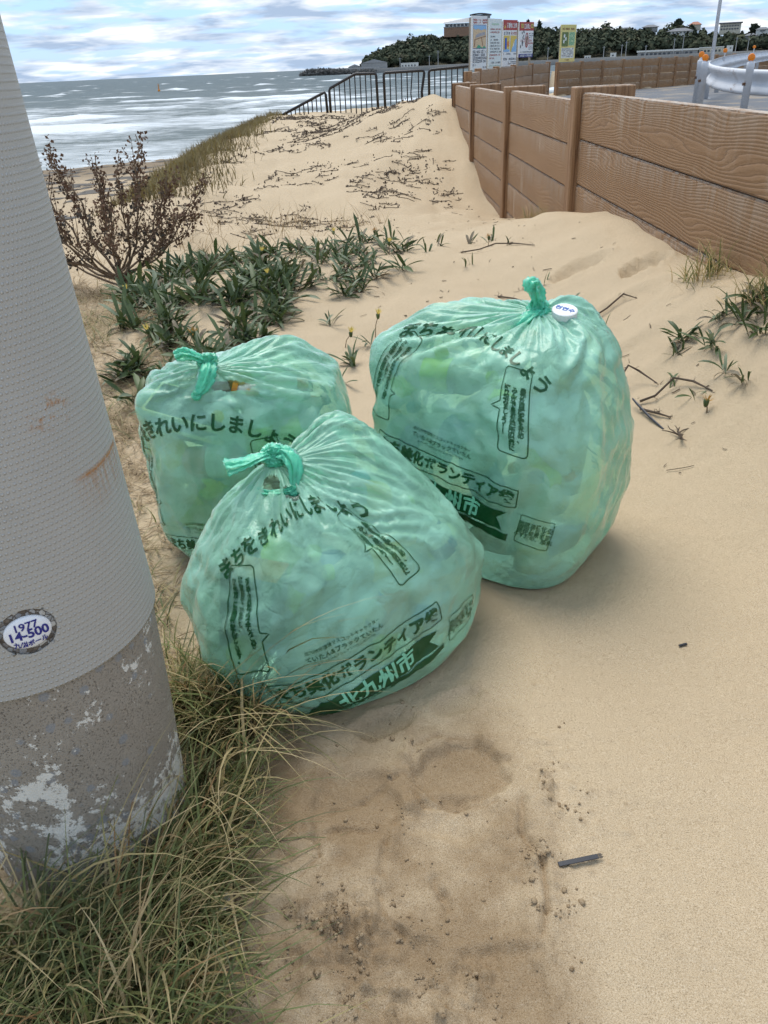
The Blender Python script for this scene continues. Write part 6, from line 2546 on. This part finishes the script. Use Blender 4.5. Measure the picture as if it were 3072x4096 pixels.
def build_far_shore():
    mland = plain('scrub_slope', (.075, .07, .04), .95, var=.45, scale=.06)
    bs = np.linspace(-.3, 34, 140)
    V = []
    ds = [575, 600, 625, 655, 720]
    for b in bs:
        top = max(1.0, CAM_H + 655 * math.tan(R(float(np.interp(b, TB, TE)))) - 7.0)
        for d, k in zip(ds, (0.0, .12, .55, 1.0, 1.0)):
            p = pol(b, d, z=-1.0 + (top + 1.0) * k)
            V.append(p)
    tag(mobj('hill', V, grid_faces(len(bs), len(ds)), mland, None, True), kind='structure')
    # harbour apron and quay wall
    mq = plain('quay_concrete', (.22, .215, .20), .9, var=.25, scale=.05)
    V, F = [], []
    bs2 = np.linspace(.5, 34, 50)
    for b in bs2:
        top = .1 + .55 * min(1, max(0, (b - .5) / 5))
        for (d, z) in ((548, -2.6), (548, top), (552, top), (600, top)):
            V.append(pol(b, d, z=z))
    tag(mobj('quay', V, grid_faces(len(bs2), 4), mq), kind='structure')
    # woods: crowns built of many small leaf clumps
    fm = Mat('far_foliage')
    g = fm.N('ShaderNodeNewGeometry').outputs['Position']
    a = fm.attr('tone')
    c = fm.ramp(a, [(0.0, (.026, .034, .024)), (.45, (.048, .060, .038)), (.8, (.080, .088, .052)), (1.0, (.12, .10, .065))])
    M_FOL = fm.end(fm.bsdf(c, .9, spec=.1))
    rg = np.random.default_rng(12)
    n = 2100
    b = rg.uniform(.0, 30, n)
    t = rg.random(n) ** .8
    te = np.interp(b, TB, TE)
    keep = ~((b > 18.2) & (b < 20.2) & (t > .55) & (t < .85)) & ~((b > 21.0) & (t < .97) & (rg.random(n) < .45)) & ~((b > 14.5) & (t < .12))
    b, t, te = b[keep], t[keep], te[keep]
    V, F, T = [], [], []
    for bb, tt, ee in zip(b, t, te):
        d = 592 + 60 * tt
        top = CAM_H + 655 * math.tan(R(float(ee)))
        base = max(-.5, (top - 7) * (.1 + .9 * tt))
        r = rg.uniform(1.7, 3.7)
        cz = base + r * .9 + (rg.uniform(-1.5, .3) if tt > .85 else 0)
        cx, cy, _ = pol(bb, d, z=0)
        m = 46
        q = rg.normal(size=(m, 3))
        q /= np.linalg.norm(q, axis=1, keepdims=True)
        rad = r * (.62 + .5 * rg.random(m)) * (1 + .25 * np.sin(q[:, 0] * 3 + bb * 9))
        ctr = np.array([cx, cy, cz]) + q * rad[:, None] * np.array([1.05, 1.05, .85])
        u = np.cross(q, rg.normal(size=(m, 3)))
        u /= np.linalg.norm(u, axis=1, keepdims=True)
        w = np.cross(q, u) + q * rg.normal(size=(m, 1)) * .5
        s = rg.uniform(.55, 1.25, (m, 1))
        base_i = len(V) * 4
        quad = np.stack([ctr - u * s - w * s * .3, ctr + w * s, ctr + u * s - w * s * .3, ctr - w * s], 1)
        V.append(quad.reshape(-1, 3))
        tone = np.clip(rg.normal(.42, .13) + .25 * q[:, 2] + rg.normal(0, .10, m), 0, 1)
        T.append(np.repeat(tone, 4))
    V = np.concatenate(V)
    F = np.arange(len(V)).reshape(-1, 4)
    me = mesh_data('far_wood', V, F, M_FOL)
    vattr(me, 'tone', np.concatenate(T))
    tag(link_obj('far_wood', me), 'dark evergreen wood covering the headland across the bay', 'wood', kind='stuff')
    # a few taller trees that stand out on the skyline
    for k, (bb, ee, hh) in enumerate(((.25, .55, 5.5), (9.6, 1.98, 5), (10.2, 2.02, 5.5), (10.9, 1.98, 5), (19.0, 1.72, 5), (23.2, 1.25, 5))):
        p = pol(bb, 648, e=ee)
        o = tag(empty('pine_tree', (p.x, p.y, p.z - hh)), ['lone pine at the seaward tip of the headland', 'left of three slim conifers on the far ridge', 'middle one of three slim conifers on the far ridge', 'right of three slim conifers on the far ridge', 'round tree beside the orange roof on the far ridge', 'tree behind the last house on the right'][k], 'tree')
        MB().tube([(0, 0, -2), (0, 0, hh * .9)], [.35, .12], 6).obj('trunk', M_BARK, o)
        Vv, Tt = [], []
        m = 160
        q = rg.normal(size=(m, 3))
        q /= np.linalg.norm(q, axis=1, keepdims=True)
        hgt = rg.random(m)
        slim = k in (1, 2, 3)
        rad = (1.3 * (1 - hgt) + .2) if slim else 2.6 * np.sqrt(np.clip(1 - (hgt * 2 - 1) ** 2, .05, 1))
        ctr = np.stack([q[:, 0] * rad, q[:, 1] * rad, hh * (.15 + .9 * hgt)], -1)
        u = rg.normal(size=(m, 3)) * .6
        w = rg.normal(size=(m, 3)) * .6
        quad = np.stack([ctr - u, ctr + w, ctr + u, ctr - w], 1).reshape(-1, 3)
        me = mesh_data('crown', quad, np.arange(len(quad)).reshape(-1, 4), M_FOL)
        vattr(me, 'tone', np.repeat(np.clip(rg.normal(.3, .15, m), 0, 1), 4))
        link_obj('crown', me, o)


build_far_shore()

FW = {'white': plain('far_white_wall', (.62, .62, .58), .8, var=.08, scale=.3), 'cream': plain('far_cream_wall', (.52, .48, .38), .8, var=.1, scale=.3), 'grey': plain('far_grey_wall', (.30, .30, .29), .8, var=.12, scale=.2),
      'brick': plain('far_brick_wall', (.27, .16, .10), .8, var=.15, scale=.5), 'roof': plain('far_tile_roof', (.14, .145, .155), .7, var=.2, scale=.4), 'pale_roof': plain('far_pale_roof', (.30, .30, .30), .6, var=.12, scale=.3),
      'orange': plain('far_orange_roof', (.34, .15, .09), .8), 'glass': plain('far_window', (.05, .06, .07), .15)}


def far_house(name, label, b0, b1, e0, e1, d, wall_m, roof_m, roof_e, wins, cat='house', gable=False, depth=8.0, over=.5):
    """wins: (x fraction, z fraction, w, h) in fractions of the front wall"""
    a, b = pol(b0, d, e=e0), pol(b1, d, e=e0)
    W = (Vector((b.x, b.y, 0)) - Vector((a.x, a.y, 0))).length
    H = d * (math.tan(R(e1)) - math.tan(R(e0)))
    RH = d * (math.tan(R(roof_e)) - math.tan(R(e1)))
    root = tag(empty(name, a, math.atan2(b.y - a.y, b.x - a.x)), label, cat)
    MB().box(0, W, 0, depth, -2.0, H).obj('wall', FW[wall_m], root)
    o = over
    if gable == 'flat':
        MB().box(-o, W + o, -o, depth + o, H + .02, H + max(.3, RH)).obj('roof', FW[roof_m], root)
    elif gable:
        MB().add([(-o, -o, H), (W + o, -o, H), (W + o, depth + o, H), (-o, depth + o, H), (W / 2, -o, H + RH), (W / 2, depth + o, H + RH)],
                 [(0, 1, 4), (2, 3, 5), (1, 2, 5, 4), (3, 0, 4, 5), (0, 3, 2, 1)]).obj('roof', FW[roof_m], root)
    else:
        i = min(W * .3, depth * .5)
        MB().add([(-o, -o, H), (W + o, -o, H), (W + o, depth + o, H), (-o, depth + o, H), (i, depth / 2, H + RH), (W - i, depth / 2, H + RH)],
                 [(0, 1, 5, 4), (1, 2, 5), (2, 3, 4, 5), (3, 0, 4), (0, 3, 2, 1)]).obj('roof', FW[roof_m], root)
    for (x, z, w, h) in wins:
        MB().box(x * W, (x + w) * W, -.12, .02, z * H, (z + h) * H).obj('window', FW['glass'], root)
    return root


def build_far_buildings():
    r5 = lambda n, z, w, h, a=.06: [(a + k * (1 - 2 * a) / n, z, w, h) for k in range(n)]
    h = far_house('hilltop_hotel', 'large brown and grey building with curved roof on the headland', 5.07, 7.9, 1.62, 1.95, 640, 'brick', 'pale_roof', 1.96, [], 'building', 'flat', 16, .3)
    a, bq = pol(5.07, 640, e=1.62), pol(7.9, 640, e=1.62)
    W = (bq - a).length
    Hh = 640 * (math.tan(R(1.95)) - math.tan(R(1.62)))
    MB().box(.6, W * .62, -.25, 1, Hh - .1, Hh + 2.1).obj('glazed_storey', FW['white'], h)
    for k in range(7):
        MB().box(1.4 + k * 2.6, 3.2 + k * 2.6, -.45, -.2, Hh + .3, Hh + 1.7).obj('window', FW['glass'], h)
    MB().add([(-.6, -1.2, Hh + 2.2), (W * .66, -1.2, Hh + 2.4), (W * .66, 14, Hh + 6.2), (-.2, 14, Hh + 3.6)], [(0, 1, 2, 3)]).obj('sloping_roof', FW['pale_roof'], h)
    MB().box(W * .60, W * 1.0, .5, 14, Hh, Hh + 6.4).obj('tower_wall', FW['grey'], h)
    v, f = [], []
    for k in range(9):
        t = k / 8
        x = W * .56 + (W * .47) * t
        z = Hh + 6.6 + 1.2 * math.sin(math.pi * (t * .8 + .15)) - .6
        v += [(x, -.8, z), (x, 15, z), (x, -.8, z + .35), (x, 15, z + .35)]
    for k in range(8):
        q = k * 4
        f += [(q + 2, q + 6, q + 7, q + 3), (q, q + 1, q + 5, q + 4), (q, q + 4, q + 6, q + 2), (q + 1, q + 3, q + 7, q + 5)]
    MB().add(v, f).obj('curved_roof', FW['pale_roof'], h)
    for k in range(3):
        MB().box(W * .78 + k * 1.1, W * .78 + .6 + k * 1.1, .3, .52, Hh + 5.2, Hh + 6.0).obj('window', FW['glass'], h)
    far_house('harbour_shed', 'large grey harbour shed with a low gable at the headland foot', -.16, 1.49, -.19, .23, 566, 'grey', 'pale_roof', .43, [(.35, .0, .12, .45)], 'shed', True, 14, .3)
    far_house('small_shed', 'lower grey shed left of the large one', -.98, -.18, -.14, .06, 570, 'grey', 'pale_roof', .2, [], 'shed', True, 10, .2)
    far_house('harbour_office', 'small white flat-roofed building on the quay right of the sheds', 2.36, 3.46, -.14, .12, 560, 'white', 'white', .15, r5(5, .35, .07, .35), 'building', 'flat', 7, .1)
    far_house('harbour_hut', 'tiny white hut on the quay below the yellow sign', 13.72, 14.09, -.08, .06, 558, 'white', 'white', .07, [(.2, .3, .2, .4), (.6, .3, .2, .4)], 'hut', 'flat', 4, .1)
    far_house('ticket_booth', 'narrow white booth left of the long low terminal', 15.25, 15.6, -.08, .15, 558, 'white', 'white', .17, [(.3, .4, .3, .3)], 'hut', 'flat', 4, .1)
    t = far_house('ferry_terminal', 'long low harbour building with white eaves', 16.85, 20.28, -.09, .13, 565, 'grey', 'white', .22, r5(12, .2, .045, .5), 'building', 'flat', 12, .6)
    far_house('terminal_annex', 'white block at the right end of the long low harbour building', 20.35, 21.7, -.09, .2, 568, 'cream', 'white', .25, r5(6, .3, .08, .35), 'building', 'flat', 10, .2)
    far_house('white_kiosk', 'small white two-storey block right of the harbour annex', 21.85, 22.2, -.05, .25, 566, 'white', 'white', .27, [(.5, .55, .25, .2)], 'building', 'flat', 6, .1)
    far_house('white_house', 'white house with long grey tiled roof on the far slope', 18.42, 19.85, .98, 1.13, 634, 'white', 'roof', 1.30, r5(6, .25, .07, .5), 'house', False, 12, .8)
    far_house('slope_house', 'white house half hidden in trees below the ridge', 22.17, 22.72, .28, .5, 606, 'white', 'roof', .56, [(.2, .5, .15, .25), (.65, .5, .15, .25), (.4, .15, .15, .25)], 'house', 'flat', 8, .3)
    far_house('ridge_house', 'grey roofed house on the far ridge left of the orange roof', 17.0, 17.85, 1.33, 1.42, 648, 'grey', 'roof', 1.55, [], 'house', False, 10, .9)
    far_house('small_ridge_house', 'low pale roof just left of the ridge house', 15.75, 16.35, 1.36, 1.42, 648, 'white', 'roof', 1.48, [], 'house', False, 8, .5)
    far_house('orange_roof_house', 'house with an orange roof peeping over the far trees', 19.62, 20.26, 1.30, 1.42, 650, 'cream', 'orange', 1.58, [], 'house', False, 10, .6)
    far_house('apartment_house', 'two-storey cream block on the far ridge at the right', 21.31, 22.46, 1.02, 1.38, 640, 'cream', 'roof', 1.44, r5(7, .58, .08, .18) + r5(7, .15, .08, .2), 'building', 'flat', 12, .8)
    far_house('corner_house', 'dark tiled house at the far right edge', 23.3, 24.0, .85, 1.0, 636, 'white', 'roof', 1.12, [(.3, .3, .4, .4)], 'house', False, 10, .7)
    far_house('lower_corner_house', 'dark roofed house below the corner house', 22.75, 23.4, .6, .72, 620, 'grey', 'roof', .84, [(.3, .3, .2, .4)], 'house', False, 10, .7)
    far_house('barn', 'grey roofed barn on the slope below the white house', 19.97, 20.5, .45, .52, 612, 'grey', 'pale_roof', .62, [], 'house', False, 8, .5)
    far_house('tree_house_roof', 'flat pale roof among the trees above the left signs', 10.1, 10.75, 1.33, 1.38, 640, 'white', 'white', 1.41, [], 'house', 'flat', 8, .2)
    mp = plain('far_pole', (.36, .36, .35), .7)
    for k, (bb, e1) in enumerate(((2.3, .45), (4.15, .5), (4.7, .75), (8.9, .5), (11.5, .65), (12.4, .5), (14.85, .55), (15.9, .6), (16.15, .76), (17.3, .5), (18.9, .8), (19.4, .95), (22.35, .7), (23.0, .6))):
        o = tag(empty('far_utility_pole', pol(bb, 556, e=-.12)), ['first', 'second', 'third', 'fourth', 'fifth', 'sixth', 'seventh', 'eighth', 'ninth', 'tenth', 'eleventh', 'twelfth', 'thirteenth', 'last'][k] + ' thin pale utility pole from the left along the far quay', 'pole', 'poles along the far quay')
        hh = 556 * (math.tan(R(e1)) + math.tan(R(.12)))
        MB().tube([(0, 0, 0), (0, 0, hh)], [.22, .16], 6).obj('shaft', mp, o)
        MB().box(-.9, .9, -.08, .08, hh * .9, hh * .9 + .16).obj('crossarm', mp, o)
    # breakwater of concrete blocks
    mc = plain('breakwater_block', (.13, .125, .115), .9, var=.3, scale=.4)
    rb = np.random.default_rng(6)
    mb = MB()
    for k in range(420):
        bb = rb.uniform(-4.1, .7)
        top = np.interp(bb, [-4.1, -3.5, -2.5, -1, .7], [-.25, .02, .03, -.08, -.16])
        e = rb.uniform(-.36, top)
        p = pol(bb, 548 + rb.uniform(-3, 3), e=e)
        s = rb.uniform(.5, 1.0)
        M = Matrix.Translation(p) @ Euler(rb.uniform(0, 6.28, 3)).to_matrix().to_4x4()
        for d in ((1, 1, 1), (-1, -1, 1), (-1, 1, -1), (1, -1, -1)):
            q = Vector(d).normalized() * s * 1.3
            mb.tube([M @ (q * .05), M @ q], [s * .42, s * .28], 5)
    tag(mb.obj('breakwater_blocks', mc), 'heap of dark concrete tetrapods at the end of the breakwater', 'breakwater', kind='stuff')
    w = tag(empty('breakwater', pol(-3.4, 556, z=-2.3)), 'low grey breakwater wall behind the tetrapods', 'breakwater')
    a, bq = pol(-3.4, 556, z=0), pol(1.0, 556, z=0)
    L = (bq - a).length
    w.rotation_euler = (0, 0, math.atan2(bq.y - a.y, bq.x - a.x))
    MB().box(0, L, 0, 6, 0, 2.9).obj('wall_block', mq_ if False else FW['grey'], w)
    MB().box(0, L, 4, 5, 2.9, 3.5).obj('parapet', FW['grey'], w)
    # orange marker in the surf
    p = pol(-12.9, 239, z=SEA_Z)
    o = tag(empty('marker_buoy', p), 'orange marker post standing out in the surf', 'buoy')
    om = plain('marker_orange', (.70, .25, .02), .5)
    MB().tube([(0, 0, -.5), (0, 0, 1.2), (0, 0, 1.75)], [.16, .13, .10], 8).obj('post', om, o)
    MB().lathe([(.3, 0), (.34, .15), (.3, .35), (.1, .4)], 12).obj('float', om, o)


build_far_buildings()
